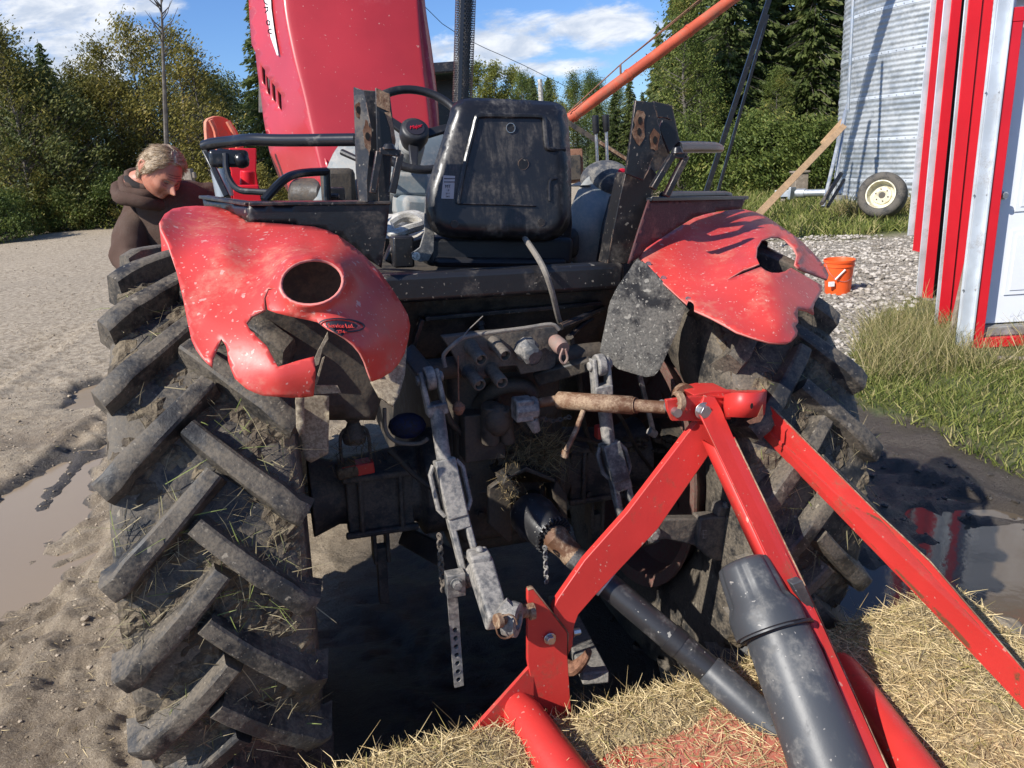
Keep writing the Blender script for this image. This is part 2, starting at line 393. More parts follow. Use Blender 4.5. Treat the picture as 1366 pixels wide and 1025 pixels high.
cb = t.nodes.new('ShaderNodeCombineXYZ'); lk(t, uu, cb.inputs[0]); lk(t, math_(t, 'MULTIPLY', vv, 2.6), cb.inputs[1])
n1 = nz(t, cb.outputs[0], 9, 9, .62, .25)
dn = math_(t, 'ADD', cm, math_(t, 'MULTIPLY', math_(t, 'SUBTRACT', n1, .5), 5.0))
mask = ramp(t, dn, -.15, .95)
n2 = nz(t, cb.outputs[0], 14, 6, .6, .4)
ccol = mixc(t, ramp(t, n2, .36, .66), (5.2, 5.9, 7.1), (8.9, 9.1, 9.4))
scol = mixc(t, 1.0, sky.outputs[0], (.68, .92, 1.32), 'MULTIPLY')
lk(t, mixc(t, math_(t, 'MULTIPLY', mask, .93), scol, ccol), bg.inputs['Color'])
S.view_settings.view_transform = 'Standard'; S.view_settings.look = 'None'; S.view_settings.exposure = .5; S.view_settings.gamma = 1

# ------------------------------------------------------------------ ground
def ss(a, b, x): x = max(0, min(1, (x-a)/(b-a))); return x*x*(3-2*x)
def segd(x, y, a, b):
    dx, dy = b[0]-a[0], b[1]-a[1]; L = dx*dx+dy*dy; q = max(0, min(1, ((x-a[0])*dx+(y-a[1])*dy)/L)) if L else 0
    return math.hypot(x-a[0]-q*dx, y-a[1]-q*dy)
def g2(px, py): p = G(px, py); return (p.x, p.y)
def gp(*pts): return [g2(*p) for p in pts]
# puddles as capsule chains (a, b, radius)
PUD = []
def pud(chain):
    for i in range(len(chain)-1): PUD.append((chain[i][:2], chain[i+1][:2], chain[i][2], chain[i+1][2]))
def pc(px, py, r): a = g2(px, py); return (a[0], a[1], r)
pud([pc(-60, 720, .75), pc(25, 690, .34), pc(62, 640, .24), pc(105, 600, .16)])
pud([pc(-60, 780, .5), pc(10, 770, .2)])
pud([pc(112, 535, .17), pc(128, 510, .15)])
pud([pc(1110, 800, .16), pc(1180, 785, .24), pc(1290, 775, .26), pc(1420, 770, .34)])
pud([pc(1160, 860, .25), pc(1400, 850, .35)])
pud([pc(1240, 690, .10), pc(1300, 730, .15)])
POLY_GRASSR = gp((1165, 562), (1230, 575), (1300, 612), (1372, 640), (2000, 760), (2600, 700), (2200, 500), (1366, 420), (1290, 425), (1220, 400), (1165, 420), (1140, 470), (1135, 520))
POLY_GRAVEL = gp((900, 330), (960, 312), (1100, 318), (1222, 316), (1300, 330), (1290, 430), (1230, 445), (1160, 440), (1135, 520), (1080, 520), (900, 520))
def grass_w(x, y):
    n = noise.noise(V((x*.9, y*.9, 3)))*.5 + noise.noise(V((x*3, y*3, 5)))*.25
    g = 0
    if inside(x+n*.5, y+n*.5, POLY_GRASSR): g = 1
    if inside(x+n*.6, y+n*.8, G_SILO): g = 1
    if inside(x+n, y+n*1.5, G_LEFT): g = 1
    if y > 60+n*4: g = 1
    return g
G_SILO = [g2(880, 330), g2(970, 318), g2(1100, 320), g2(1222, 317), (12, 10.2), (60, 14), (60, 80), (3, 80), g2(900, 262), g2(860, 280)]
G_LEFT = [g2(-900, 345), g2(-300, 312), g2(0, 291), g2(60, 285), g2(175, 277), g2(400, 262), (-2, 60), (-2, 90), (-120, 90), (-120, 20)]
def gh(x, y):
    dist = math.hypot(x, y-2)
    v = V((x, y, 0))
    h = noise.noise(v*.35)*.10*ss(5, 12, dist) + noise.noise(v*.8+V((5, 2, 0)))*.035 + noise.noise(v*2.3)*.022
    near = 1-ss(10, 18, dist)
    g = grass_w(x, y)
    if near > 0:
        rough = .45+.55*ss(-.1, .3, noise.noise(v*.6+V((9, 9, 1))))
        r1 = 1-abs(noise.noise(V((x*4+y*1.5, y*2.5-x, 7))))*2
        h += near*rough*(.020*r1 + .034*noise.noise(v*6+V((noise.noise(v*3)*2, 0, 0))) + .018*noise.noise(v*14) + .011*noise.noise(v*31)) * (.5 if g else 1)
    if near > 0 and not g and x < .3:
        d_ = noise.voronoi(v*11+V((0, 0, 2)))[0]; k_ = ss(-.1, .35, noise.noise(v*1.7+V((3, 8, 0)))); k2 = ss(-.15, .3, noise.noise(v*1.3+V((7, 1, 0))))
        h += near*(k_*.013*(d_[1]-d_[0]) + k2*.010*abs(noise.noise(v*42))-.004*k_)
    # tyre ruts with lug imprints to the left of the tractor
    for (a, b, wd) in (((-3.4, 8.5), (-1.9, 1.0), .24), ((-5.4, 9), (-3.6, 1), .2), ((-2.9, 13), (-3.0, 5.0), .2), ((-4.6, 14), (-2.2, 5.2), .2), ((3.2, 1.0), (1.5, 4.1), .22)):
        d = segd(x, y, a, b)
        if d < wd*1.8:
            L = math.hypot(b[0]-a[0], b[1]-a[1]); s_ = ((x-a[0])*(b[0]-a[0])+(y-a[1])*(b[1]-a[1]))/L
            cr_ = ((x-a[0])*(b[1]-a[1])-(y-a[1])*(b[0]-a[0]))/L
            chev = math.sin((s_+abs(cr_)*.9)*2*math.pi/.19)
            k = 1-ss(wd*.8, wd*1.3, d)
            h += k*(-.03 + .016*max(-.4, chev)) + .03*ss(wd*.8, wd*1.2, d)*(1-ss(wd*1.2, wd*1.8, d))
    pw = 0
    for a, b, ra, rb in PUD:
        dx, dy = b[0]-a[0], b[1]-a[1]; L = dx*dx+dy*dy; q = max(0, min(1, ((x-a[0])*dx+(y-a[1])*dy)/L))
        d = math.hypot(x-a[0]-q*dx, y-a[1]-q*dy)-(ra+(rb-ra)*q)
        d += noise.noise(V((x*5, y*5, 1)))*.07+noise.noise(V((x*13, y*13, 1)))*.04
        pw = max(pw, 1-ss(-.10, .10, d))
    h -= pw*.085
    if g: h += .03
    # keep it level where the tyres stand
    for wx in (-.685, .685):
        q = TL(wx, 0, 0); d = math.hypot(x-q.x, y-q.y); k = 1-ss(.15, .5, d); h = h*(1-k)+(.015)*k
    return h, g, pw
def axis_vals(lo, hi, f0, f1, fine, d0, d1, dd_):
    xs = []; x = f0
    while x <= f1: xs.append(x); x += (dd_ if d0 < x < d1 else fine)
    st = fine; a = f0; left = []
    while a > lo: st *= 1.09; a -= st; left.append(a)
    st = fine; a = xs[-1]; right = []
    while a < hi: st *= 1.09; a += st; right.append(a)
    return left[::-1]+xs+right
xs = axis_vals(-900, 900, -4.4, 3.6, .034, -2.5, -.85, .0145); ys = axis_vals(-60, 1500, .7, 7.2, .032, .85, 3.1, .0145)
nx, ny = len(xs), len(ys); co_ = []; za = []
for y in ys:
    for x in xs:
        h, g, pw = gh(x, y); co_.append((x, y, h))
        gr = 1.0 if (not g and inside(x, y, POLY_GRAVEL)) else 0
        za.append((g, gr, pw, 1))
me = bpy.data.meshes.new('ground'); me.from_pydata(co_, [], [(j*nx+i, j*nx+i+1, (j+1)*nx+i+1, (j+1)*nx+i) for j in range(ny-1) for i in range(nx-1)])
ca = me.color_attributes.new('zone', 'FLOAT_COLOR', 'POINT'); ca.data.foreach_set('color', [c for z in za for c in z]); me.shade_smooth()
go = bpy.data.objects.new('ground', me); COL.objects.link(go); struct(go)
m, t, b = nt('ground_mud'); c = tc(t)
at = t.nodes.new('ShaderNodeVertexColor'); at.layer_name = 'zone'; s3 = t.nodes.new('ShaderNodeSeparateColor'); lk(t, at.outputs[0], s3.inputs[0])
nA = nz(t, c, 1.1, 8, .65); nB = nz(t, c, 14, 8, .7); nC = nz(t, c, 130, 6, .75)
mud = mixc(t, ramp(t, nA, .35, .65), (.19, .145, .097), (.39, .315, .22))
mud = mixc(t, math_(t, 'MULTIPLY', ramp(t, nB, .5, .68), .7), mud, (.15, .11, .07)); mud = mixc(t, math_(t, 'MULTIPLY', ramp(t, nC, .52, .64), .5), mud, (.52, .44, .32)); mud = mixc(t, math_(t, 'MULTIPLY', ramp(t, nC, .46, .36), .55), mud, (.13, .10, .07))
pale = mixc(t, ramp(t, nB, .4, .62), (.43, .355, .26), (.24, .19, .13))
sx = t.nodes.new('ShaderNodeSeparateXYZ'); lk(t, c, sx.inputs[0])
far = ramp(t, sx.outputs[1], 4.5, 7.5); mud = mixc(t, far, mud, pale)
# wet soil plus painted-in tractor shade, under and right of the tractor
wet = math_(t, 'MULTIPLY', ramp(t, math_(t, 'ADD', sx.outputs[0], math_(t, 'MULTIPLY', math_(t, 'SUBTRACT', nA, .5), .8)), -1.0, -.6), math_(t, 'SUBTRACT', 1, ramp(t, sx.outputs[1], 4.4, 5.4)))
wet_shade = math_(t, 'MAXIMUM', wet, ramp(t, s3.outputs[2], .05, .5))
mud = mixc(t, math_(t, 'MULTIPLY', wet_shade, .88), mud, (.034, .028, .023))
gv = t.nodes.new('ShaderNodeTexVoronoi'); gv.inputs['Scale'].default_value = 28; lk(t, c, gv.inputs[0]); sc = t.nodes.new('ShaderNodeSeparateColor'); lk(t, gv.outputs['Color'], sc.inputs[0])
grav = mixc(t, sc.outputs[0], (.17, .145, .115), (.42, .375, .31))
mud = mixc(t, s3.outputs[1], mud, grav)
gcol = mixc(t, ramp(t, nB, .35, .65), (.055, .075, .02), (.14, .135, .05))
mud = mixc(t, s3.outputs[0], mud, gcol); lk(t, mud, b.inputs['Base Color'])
lk(t, math_(t, 'SUBTRACT', .92, math_(t, 'MULTIPLY', wet_shade, .5)), b.inputs['Roughness'])
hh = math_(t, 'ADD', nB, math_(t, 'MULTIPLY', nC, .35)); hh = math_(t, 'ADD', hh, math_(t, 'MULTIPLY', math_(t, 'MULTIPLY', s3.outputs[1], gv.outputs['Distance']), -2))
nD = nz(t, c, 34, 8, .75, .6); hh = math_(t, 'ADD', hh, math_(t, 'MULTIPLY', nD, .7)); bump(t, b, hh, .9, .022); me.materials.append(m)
# puddle water
def water(name, poly, z, col, rough):
    m, t, b = nt(name+'_water'); b.inputs['Base Color'].default_value = (*col, 1); b.inputs['Roughness'].default_value = rough; b.inputs['IOR'].default_value = 1.33
    b.inputs['Specular IOR Level'].default_value = .7
    bump(t, b, nz(t, tc(t), 9, 3), .08, .01)
    mb = MB(); mb.add([(x, y, z) for x, y in poly], [tuple(range(len(poly)))]); o = mb.build(name, m); struct(o)
water('muddy_puddle', [(-7, .9), (-1.25, .9), (-1.25, 8), (-7, 8)], -.052, (.27, .205, .135), .16)
water('dark_puddle', [(.2, .6), (4.5, .6), (4.5, 3.3), (.2, 3.3)], -.036, (.10, .078, .055), .06)

# ------------------------------------------------------------------ grass, stones
def gz(x, y): return gh(x, y)[0]
gm_green = leafmat('green_grass', (.07, .10, .02), (.22, .235, .06), (.42, .36, .17), trans=.25)
gm_dry = leafmat('dry_grass', (.14, .15, .045), (.36, .3, .14), (.5, .42, .24), trans=.25)
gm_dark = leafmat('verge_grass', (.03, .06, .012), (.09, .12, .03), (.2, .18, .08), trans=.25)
def blades(n, poly, hmin, hmax, wd, lean=.45):
    bx0 = min(p[0] for p in poly); bx1 = max(p[0] for p in poly); by0 = min(p[1] for p in poly); by1 = max(p[1] for p in poly); out = []
    while len(out) < n:
        x = random.uniform(bx0, bx1); y = random.uniform(by0, by1)
        if not inside(x, y, poly): continue
        if noise.noise(V((x*2, y*2, 4))) < random.uniform(-.6, .2): continue
        L = random.uniform(hmin, hmax); out.append(((x, y, gz(x, y)-.01), V((random.gauss(0, lean), random.gauss(0, lean), 1)), L, wd*random.uniform(.6, 1.4), V((random.gauss(0, .3), random.gauss(0, .3), -.12))))
    return out
near_g = gp((1165, 566), (1235, 578), (1300, 612), (1372, 640), (1480, 680), (1480, 470), (1300, 450), (1225, 415), (1165, 430), (1135, 480), (1140, 540))
o = strands('grass', blades(15000, near_g, .03, .11, .006), gm_green); tag(o, 'short green grass between the muddy yard and the shed', 'grass', kind='stuff')
tall = gp((1150, 440), (1225, 410), (1300, 450), (1400, 460), (1400, 500), (1150, 520), (1135, 470))
o = strands('dry_grass', blades(3600, tall, .10, .33, .0035, .3), gm_dry); tag(o, 'tall dry seeding grass along the foot of the shed', 'grass', kind='stuff')
silo_g = gp((960, 316), (1100, 319), (1225, 316), (1225, 278), (1100, 262), (985, 252), (930, 262))
o = strands('silo_grass', blades(14000, silo_g, .08, .3, .016), gm_green); tag(o, 'rough green grass in front of the grain silo', 'grass', kind='stuff')
lg = gp((-60, 299), (0, 291), (60, 285), (180, 277), (420, 262), (420, 250), (170, 258), (0, 268), (-60, 270))
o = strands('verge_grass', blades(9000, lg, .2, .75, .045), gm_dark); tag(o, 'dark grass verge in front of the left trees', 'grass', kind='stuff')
o = strands('wheel_grass', blades(1100, [(V(G(1175, 288))+V((a, b, 0))).to_2d()[:] for a, b in ((-.9,-.3), (.9,-.3), (.9,.15), (-.9,.15))], .25, .6, .012), gm_dry); tag(o, 'tuft of dry grass around the spare wheel', 'grass', kind='stuff')
m_stone = leafmat('gravel_stone', (.2, .175, .145), (.46, .42, .37), None, trans=0)
def stones(name, poly, n, r0, r1, mat, sink=.3):
    ico = bmesh.new(); bmesh.ops.create_icosphere(ico, subdivisions=1, radius=1); bv = [v.co.copy() for v in ico.verts]; bf = [[v.index for v in f.verts] for f in ico.faces]; ico.free()
    vs = []; fs = []; rn = []
    bx0 = min(p[0] for p in poly); bx1 = max(p[0] for p in poly); by0 = min(p[1] for p in poly); by1 = max(p[1] for p in poly); k = 0
    while k < n:
        x = random.uniform(bx0, bx1); y = random.uniform(by0, by1)
        if not inside(x, y, poly): continue
        k += 1; r = r0+(r1-r0)*random.random()**3; sc = (random.uniform(.7, 1.4), random.uniform(.7, 1.3), random.uniform(.45, .8)); a = random.random()*6.28
        z = gz(x, y); b0 = len(vs); q = random.random()
        for v in bv:
            w_ = v*(1+random.uniform(-.18, .18)); X = w_.x*sc[0]*r; Y = w_.y*sc[1]*r
            vs.append((x+X*math.cos(a)-Y*math.sin(a), y+X*math.sin(a)+Y*math.cos(a), z+w_.z*sc[2]*r+r*sink*.4)); rn.append(q)
        fs += [[i+b0 for i in f] for f in bf]
    me = bpy.data.meshes.new(name); me.from_pydata(vs, [], fs); me.materials.append(mat); at = me.attributes.new('rnd', 'FLOAT', 'POINT'); at.data.foreach_set('value', rn)
    o = bpy.data.objects.new(name, me); COL.objects.link(o); return o
o = stones('gravel', gp((900, 330), (960, 316), (1220, 318), (1235, 400), (1180, 440), (1130, 500), (900, 500)), 11000, .006, .036, m_stone); tag(o, 'pale loose gravel by the orange bucket', 'gravel', kind='stuff')
m_clod = leafmat('mud_clod', (.26, .205, .14), (.42, .345, .25), None, trans=0)
o = stones('mud_clods', gp((-100, 330), (400, 300), (450, 1020), (150, 1100), (-200, 1100)), 3500, .003, .02, m_clod); tag(o, 'crumbled mud clods scattered over the yard left of the tractor', 'mud', kind='stuff')
o = stones('mud_crumbs', gp((-60, 430), (135, 380), (150, 760), (190, 1040), (-120, 1040)), 9000, .0012, .009, m_clod); tag(o, 'small crumbs of mud beside the left rear tyre', 'mud', kind='stuff')
o = strands('yard_straw', [((p_[0], p_[1], gz(p_[0], p_[1])+.004), (random.gauss(0, 1), random.gauss(0, 1), .05), random.uniform(.01, .06), random.uniform(.001, .002), rv(.1)) for p_ in [g2(random.uniform(-20, 230), random.uniform(480, 1040)) for _ in range(420)]], m_straw); tag(o, 'scattered straw bits on the mud left of the tractor', 'straw', kind='stuff')
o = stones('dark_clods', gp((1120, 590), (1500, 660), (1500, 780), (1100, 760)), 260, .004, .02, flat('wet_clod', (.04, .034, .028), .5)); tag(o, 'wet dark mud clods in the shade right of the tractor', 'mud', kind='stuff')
# muddy hump in the right puddle
mb = MB(); c0 = G(1330, 825)
g_ = []
for i in range(15):
    for j in range(25):
        rr = i/14; a = j/24*2*math.pi; x = c0.x+math.cos(a)*rr*.12; y = c0.y+math.sin(a)*rr*.07; g_.append((x, y, -.06+.06*(1-rr**2)+.012*noise.noise(V((x*30, y*30, 0)))))
mb.add(g_, [(i*25+j, i*25+j+1, (i+1)*25+j+1, (i+1)*25+j) for i in range(14) for j in range(24)]); o = mb.build('mud_hump', PM('mud_hump_soil', (.26, .22, .16), .85, dirt=(.14, .11, .08), damt=.5, dscale=20, bumps=.8, bscale=40)); struct(o)

# ------------------------------------------------------------------ trees
def lm(name, a, b_, c_, trans=.35):
    m, t, b = nt(name); at = t.nodes.new('ShaderNodeAttribute'); at.attribute_name = 'rnd'
    oi = t.nodes.new('ShaderNodeObjectInfo'); q = math_(t, 'ADD', math_(t, 'MULTIPLY', at.outputs['Fac'], .7), math_(t, 'MULTIPLY', oi.outputs['Random'], .3))
    n = nz(t, tc(t), .9, 3); q = math_(t, 'ADD', math_(t, 'MULTIPLY', q, .6), math_(t, 'MULTIPLY', n, .4))
    col = mixc(t, ramp(t, q, .3, .6), a, b_); col = mixc(t, ramp(t, q, .58, .75), col, c_)
    lk(t, col, b.inputs['Base Color']); b.inputs['Roughness'].default_value = .6; b.inputs['Specular IOR Level'].default_value = .3
    tr = t.nodes.new('ShaderNodeBsdfTranslucent'); lk(t, col, tr.inputs[0]); mx = t.nodes.new('ShaderNodeMixShader'); mx.inputs[0].default_value = trans
    lk(t, b.outputs[0], mx.inputs[1]); lk(t, tr.outputs[0], mx.inputs[2]); lk(t, mx.outputs[0], t.nodes['Material Output'].inputs[0]); return m
l_mix = lm('autumn_leaves', (.11, .105, .025), (.25, .22, .05), (.42, .31, .08))
l_yel = lm('yellow_green_leaves', (.13, .15, .03), (.30, .30, .07), (.48, .42, .10), .5)
l_drk = lm('dark_green_leaves', (.055, .075, .024), (.13, .15, .042), (.22, .21, .06))
l_spr = lm('spruce_needles', (.075, .11, .035), (.18, .22, .07), (.31, .31, .11), .55)
l_bir = lm('birch_leaves', (.06, .095, .022), (.16, .20, .045), (.30, .27, .07))
m_bark = PM('grey_bark', (.16, .14, .12), .85, dirt=(.06, .05, .04), damt=.5, dscale=5); m_birch = PM('pale_birch_bark', (.5, .48, .44), .8, dirt=(.1, .09, .08), damt=.4, dscale=6)
def leafmesh(name, pts, mat, smin, smax, droop=None):
    vs = []; fs = []; rn = []
    for p, q, dr in pts:
        s_ = random.uniform(smin, smax); n = rv().normalized(); a = n.orthogonal().normalized()
        if dr is not None: a = (dr+rv(.35)).normalized()
        b_ = a.cross(n if abs(a.dot(n)) < .95 else rv()).normalized(); k = len(vs); w_ = .38
        vs += [p-a*s_, p+b_*s_*w_, p+a*s_, p-b_*s_*w_]; fs.append((k, k+1, k+2, k+3)); rn += [q]*4
    me = bpy.data.meshes.new(name); me.from_pydata(vs, [], fs); me.materials.append(mat); at = me.attributes.new('rnd', 'FLOAT', 'POINT'); at.data.foreach_set('value', rn)
    o = bpy.data.objects.new(name, me); COL.objects.link(o); return o
def decid(name, H, W, ncl, nl, lmat, bark, base=.15, ls=(.05, .1), bare=.0):
    root = thing(name, 'x', 'tree'); mb = MB()
    pts = []; z = 0; x = y = 0; tr = []
    for i in range(9): tr.append(V((x, y, H*.93*i/8))); x += random.uniform(-.12, .12)*W*.3; y += random.uniform(-.12, .12)*W*.3
    mb.tube(tr, [H*.013*(1-.9*i/8)+.008 for i in range(9)], 6)
    cls = []
    for k in range(ncl):
        f = random.random()**.8; zz = H*(base+(1-base)*f); prof = math.sin(min(1, (1.02-f)*1.25)*math.pi/2)**.8*(.55+.45*min(1, f*4+.3))
        a = random.random()*6.283; rr = W/2*prof*random.uniform(.35, 1.05); tp = tr[min(8, int(zz/H*8))]
        c = V((tp.x+math.cos(a)*rr, tp.y+math.sin(a)*rr, zz)); cls.append(c)
        s0 = V((tp.x, tp.y, max(.2, zz-rr*.7))); mb.tube([s0, (s0+c)/2+V((0,0,-.05*rr)), c], [.022*H/8, .014*H/8, .005], 4)
    for c in cls:
        q0 = random.random(); rc = W*.11*random.uniform(.7, 1.5)
        for _ in range(int(nl/ncl)):
            d = V((random.gauss(0, 1), random.gauss(0, 1), random.gauss(0, .8)))*rc*.6; pts.append((c+d, min(1, max(0, q0*.6+random.random()*.4)), None))
    t_ = mb.build('trunk', bark, root, smooth=60); c_ = leafmesh('crown', pts, lmat, *ls); c_.parent = root
    return root
def spruce(name, H, W, lmat, dens_=1.0):
    root = thing(name, 'x', 'tree'); mb = MB(); mb.tube([(0,0,0), (0,0,H*.6), (.03,0,H)], [H*.014, H*.008, .012], 7); pts = []
    z = H*.06
    while z < H*.985:
        f = 1-z/H; nb = int(8+6*f)
        for k in range(nb):
            a = random.random()*6.283; L = W/2*(f**.85)*random.uniform(.65, 1.1)+.08; d = V((math.cos(a), math.sin(a), 0))
            p0 = V((0,0,z+random.uniform(-.1,.1))); tip = p0+d*L+V((0,0,-.28*L))
            if L > .4: mb.tube([p0, p0+d*L*.5+V((0,0,-.05*L)), tip], [.018, .012, .004], 3, cap=False)
            q0 = random.random(); n = max(4, int(L*26*dens_))
            for i in range(n):
                s_ = (i+random.random())/n; side = random.uniform(-1, 1)*(.10+.22*L*(1-s_)*1.1); p = p0.lerp(tip, s_)+d.cross(V((0,0,1)))*side+V((0,0,-abs(side)*.35+random.uniform(-.1,.05)))
                dr = (d*.8+d.cross(V((0,0,1)))*side*2+V((0,0,-.5))).normalized(); pts.append((p, min(1, q0*.5+random.random()*.5*(s_*.6+.4)), dr))
        z += H*.018+.05
    mb.build('trunk', m_bark, root, smooth=60); c_ = leafmesh('crown', pts, lmat, .09, .19); c_.parent = root
    return root
def copytree(src, name, loc_, sc, label, group, cat='tree', used=set()):
    if src.name not in used: used.add(src.name); r = src
    else:
        r = src.copy(); COL.objects.link(r)
        for ch in src.children: c = ch.copy(); COL.objects.link(c); c.parent = r
    r.location = loc_; r.scale = (sc*random.uniform(.9, 1.1), sc*random.uniform(.9, 1.1), sc); r.rotation_euler = (0, 0, random.random()*6.28); r['label'] = label; r['category'] = cat; r['group'] = group
    return r
DA = [decid('autumn_tree', 8, 4.0, 100, 6500, l_mix, m_bark, .12) for _ in range(3)]
DB = [decid('leafy_tree', 7, 4.6, 95, 6500, l_drk, m_bark, .06, (.06, .11)) for _ in range(2)]
DY = [decid('yellow_tree', 8, 3.6, 80, 7500, l_yel, m_bark, .1, (.06, .12)) for _ in range(2)]
BB = [decid('birch_tree', 11, 4.5, 110, 12000, l_bir, m_bark, .12, (.05, .1))]
SP = [spruce('spruce_tree', 12, 5.2, l_spr) for _ in range(2)]
SB = [decid('leafy_shrub', 2.6, 3.0, 60, 5200, l_mix, m_bark, .02, (.05, .09)), decid('green_shrub', 2.2, 2.8, 60, 5000, l_bir, m_bark, .02, (.045, .085))]
def at_px(px, D): # ground point at horizontal distance D under image column px near the horizon
    d = ray(px, 230); d.z = 0; d.normalize(); return V((d.x*D, d.y*D, 0))
def topscale(px, py, D, H):
    d = ray(px, py); k = math.hypot(d.x, d.y); return (CH + d.z/k*D)/H
def put(kinds, H, px, py, D, label, group, cat='tree'):
    p = at_px(px, D); copytree(random.choice(kinds), '', p, topscale(px, py, D, H), label, group, cat)
LT = 'mixed trees along the left edge of the yard'
for px, py, k in ((-90,40,0),(-45,30,0),(-10,22,0),(28,38,0),(60,62,1),(5,60,1),(98,88,1),(130,92,0),(155,80,0),(178,60,0),(205,30,0),(232,48,0),(258,42,0),(278,60,0),(118,108,1),(300,95,1),(40,100,1),(80,110,1),(-60,90,1)):
    D = random.uniform(33, 40)
    put((DA, DB)[k], (8, 7)[k], px, py, D, ('brown-green autumn tree in the left tree line', 'dense dark green tree in the left tree line')[k], LT+(' (autumn)', ' (dark)')[k])
for px in range(-120, 420, 22):
    put([SB[0], SB[0], SB[1]], 2.5, px+random.uniform(-8, 8), random.uniform(225, 258), random.uniform(30, 34), 'low shrub at the foot of the left tree line', 'shrubs under the left trees', 'shrub')
for px in range(-110, 400, 26):
    put(DB, 7, px, random.uniform(95, 150) , random.uniform(40, 46), 'dense dark green tree in the left tree line', LT+' (dark)')
put(SP, 12, 92, 52, 44, 'small dark spruce poking out of the left tree line', 'spruces poking out of the left tree line')
put(SP, 12, 372, -20, 36, 'tall narrow spruce right beside the raised hood', 'spruces poking out of the left tree line'); bpy.context.view_layer.update()
# bare dead tree
mb = MB(); p = at_px(234, 31)-V((.6,0,0)); tz = lambda py: CH + ray(228, py).z/math.hypot(ray(228, py).x, ray(228, py).y)*31
dt = thing('dead_tree', 'bare dead tree sticking up above the left tree line', 'tree', p)
dx_ = lambda z: V((.17*z, 0, z)); mb.tube([p, p+dx_(4), p+dx_(tz(60)), p+dx_(tz(-12))], [.11, .085, .05, .02], 8); mb.build('trunk', m_bark, dt)
mb = MB()
for i in range(26):
    z = random.uniform(tz(80), tz(-8)); a = random.random()*6.28; L = random.uniform(.25, .7); q = p+dx_(z); mb.tube([q, q+V((math.cos(a)*L*.6, math.sin(a)*L*.6, L*.5)), q+V((math.cos(a)*L, math.sin(a)*L, L*1.1))], [.025, .015, .005], 5)
mb.build('branch', m_bark, dt)
MT = 'yellow-green trees beyond the yard, behind the seat'
for px, py, k in ((590,108,0),(612,100,0),(648,88,0),(668,86,0),(690,92,0),(708,104,0),(726,108,1),(742,110,0),(765,118,0),(785,112,0),(805,108,0),(830,118,0)):
    if k: continue
    put(DY if px < 770 else BB, 8 if px < 770 else 11, px, py, random.uniform(52, 60), 'pale yellow-green tree far behind the tractor seat', MT)
for px in range(575, 900, 22): put(DY+BB, 8, px, random.uniform(135, 155), random.uniform(46, 52), 'low yellow-green tree in front of the far tree line', MT+' (low)')
for px, py in ((717, 98), (737, 100)): put(SP, 12, px, py, 48, 'small pointed spruce rising beside the dead pole', 'pointed spruces beside the dead pole')
for px, py in ((800, 118), (822, 108), (842, 95)): put(SP, 12, px, py, 44, 'small spruce behind the lower end of the auger', 'spruces behind the auger')
mb = MB(); p = at_px(727, 42); mb.tube([p, p+V((0,0,CH+ (ray(724,106).z/ray(724,106).y)*42))], [.16, .12], 8); tag(mb.build('dead_pole', m_birch), 'pale bare pole standing among the far trees', 'pole')
RT = 'spruces in the tall stand left of the silo'
for px, py in ((858,120),(880,30),(905,-60),(935,-90),(968,-130),(1003,-150),(1040,-160),(1075,-190),(1110,-160),(1150,-200),(1200,-200),(1300,-150),(1400,-150)):
    put(SP, 12, px, py, random.uniform(27, 31), 'big dark spruce in the tall stand left of the silo', RT)
for px, py in ((872, 95), (895, 60), (925, 0), (960, -20), (1010, -40), (1060, -60), (1115, -40)): put(SP, 12, px, py, random.uniform(33, 38), 'big dark spruce in the tall stand left of the silo', RT)
for px, py in ((912, -20), (935, 60), (1030, 95)): put(BB, 11, px, py, 25.5, 'leafy birch in front of the spruce stand', 'birches in front of the spruces')
for px, py, D in ((870,190,25),(905,175,24),(1000,160,24),(1030,165,23.5),(1060,172,23.5),(1090,165,23.5),(1118,170,24),(950,180,24),(985,178,23.5)):
    put([SB[1]], 2.2, px, py, D, 'bright green shrub at the foot of the spruce stand', 'shrubs under the spruces', 'shrub')
# ------------------------------------------------------------------ silo and things around it
sc_ = V((10.75, 16.65, 0)); SR = 3.08
silo = thing('grain_silo', 'round corrugated galvanised steel grain silo beside the red-trimmed shed', 'silo', sc_)
prof = []; N_ = 76*6
for i in range(N_+1):
    z = i/6*.1016; prof.append((SR+.0075*math.sin(i/6*2*math.pi), z))
mb = MB(); mb.lathe(prof, sc_+V((0,0,-.15)), (0,0,1), 110)
m_sil = PM('silo_galvanised_sheet', (.33, .36, .38), .45, metal=.5, dirt=(.5, .52, .53), damt=.5, dscale=1.3, bumps=.02); mb.build('wall', m_sil, silo, smooth=60)
mb = MB(); mb.lathe([(SR+.1, 7.5), (.4, 8.9), (0, 9)], sc_, (0,0,1), 60); mb.build('roof', m_galv, silo)
mb = MB(); mr = MB()
for k in range(1, 9):
    z = k*.813-.18; mb.lathe([(SR+.007, z-.03), (SR+.011, z-.03), (SR+.011, z+.03), (SR+.007, z+.03)], sc_, (0,0,1), 110)
    for j in range(110):
        a = j*2*math.pi/110+k; c = sc_+V((math.cos(a)*(SR+.014), math.sin(a)*(SR+.014), z))
        if c.y < sc_.y and c.x < sc_.x+1.5: mr.ball(c, .013, n=6)
mb.build('seam', m_galvp, silo); mr.build('seam_bolts', m_bolt, silo)
mb = MB()
for a0, z0 in ((-2.25, .63), (-2.25, 2.25), (-2.5, 3.9), (-2.02, 1.44)):
    mb.lathe([(SR+.008, z0), (SR+.013, z0), (SR+.013, z0+.81), (SR+.008, z0+.81)], sc_, (0,0,1), 3, a0=a0, a1=a0+.03)
mb.build('vertical_seam', m_rust, silo)
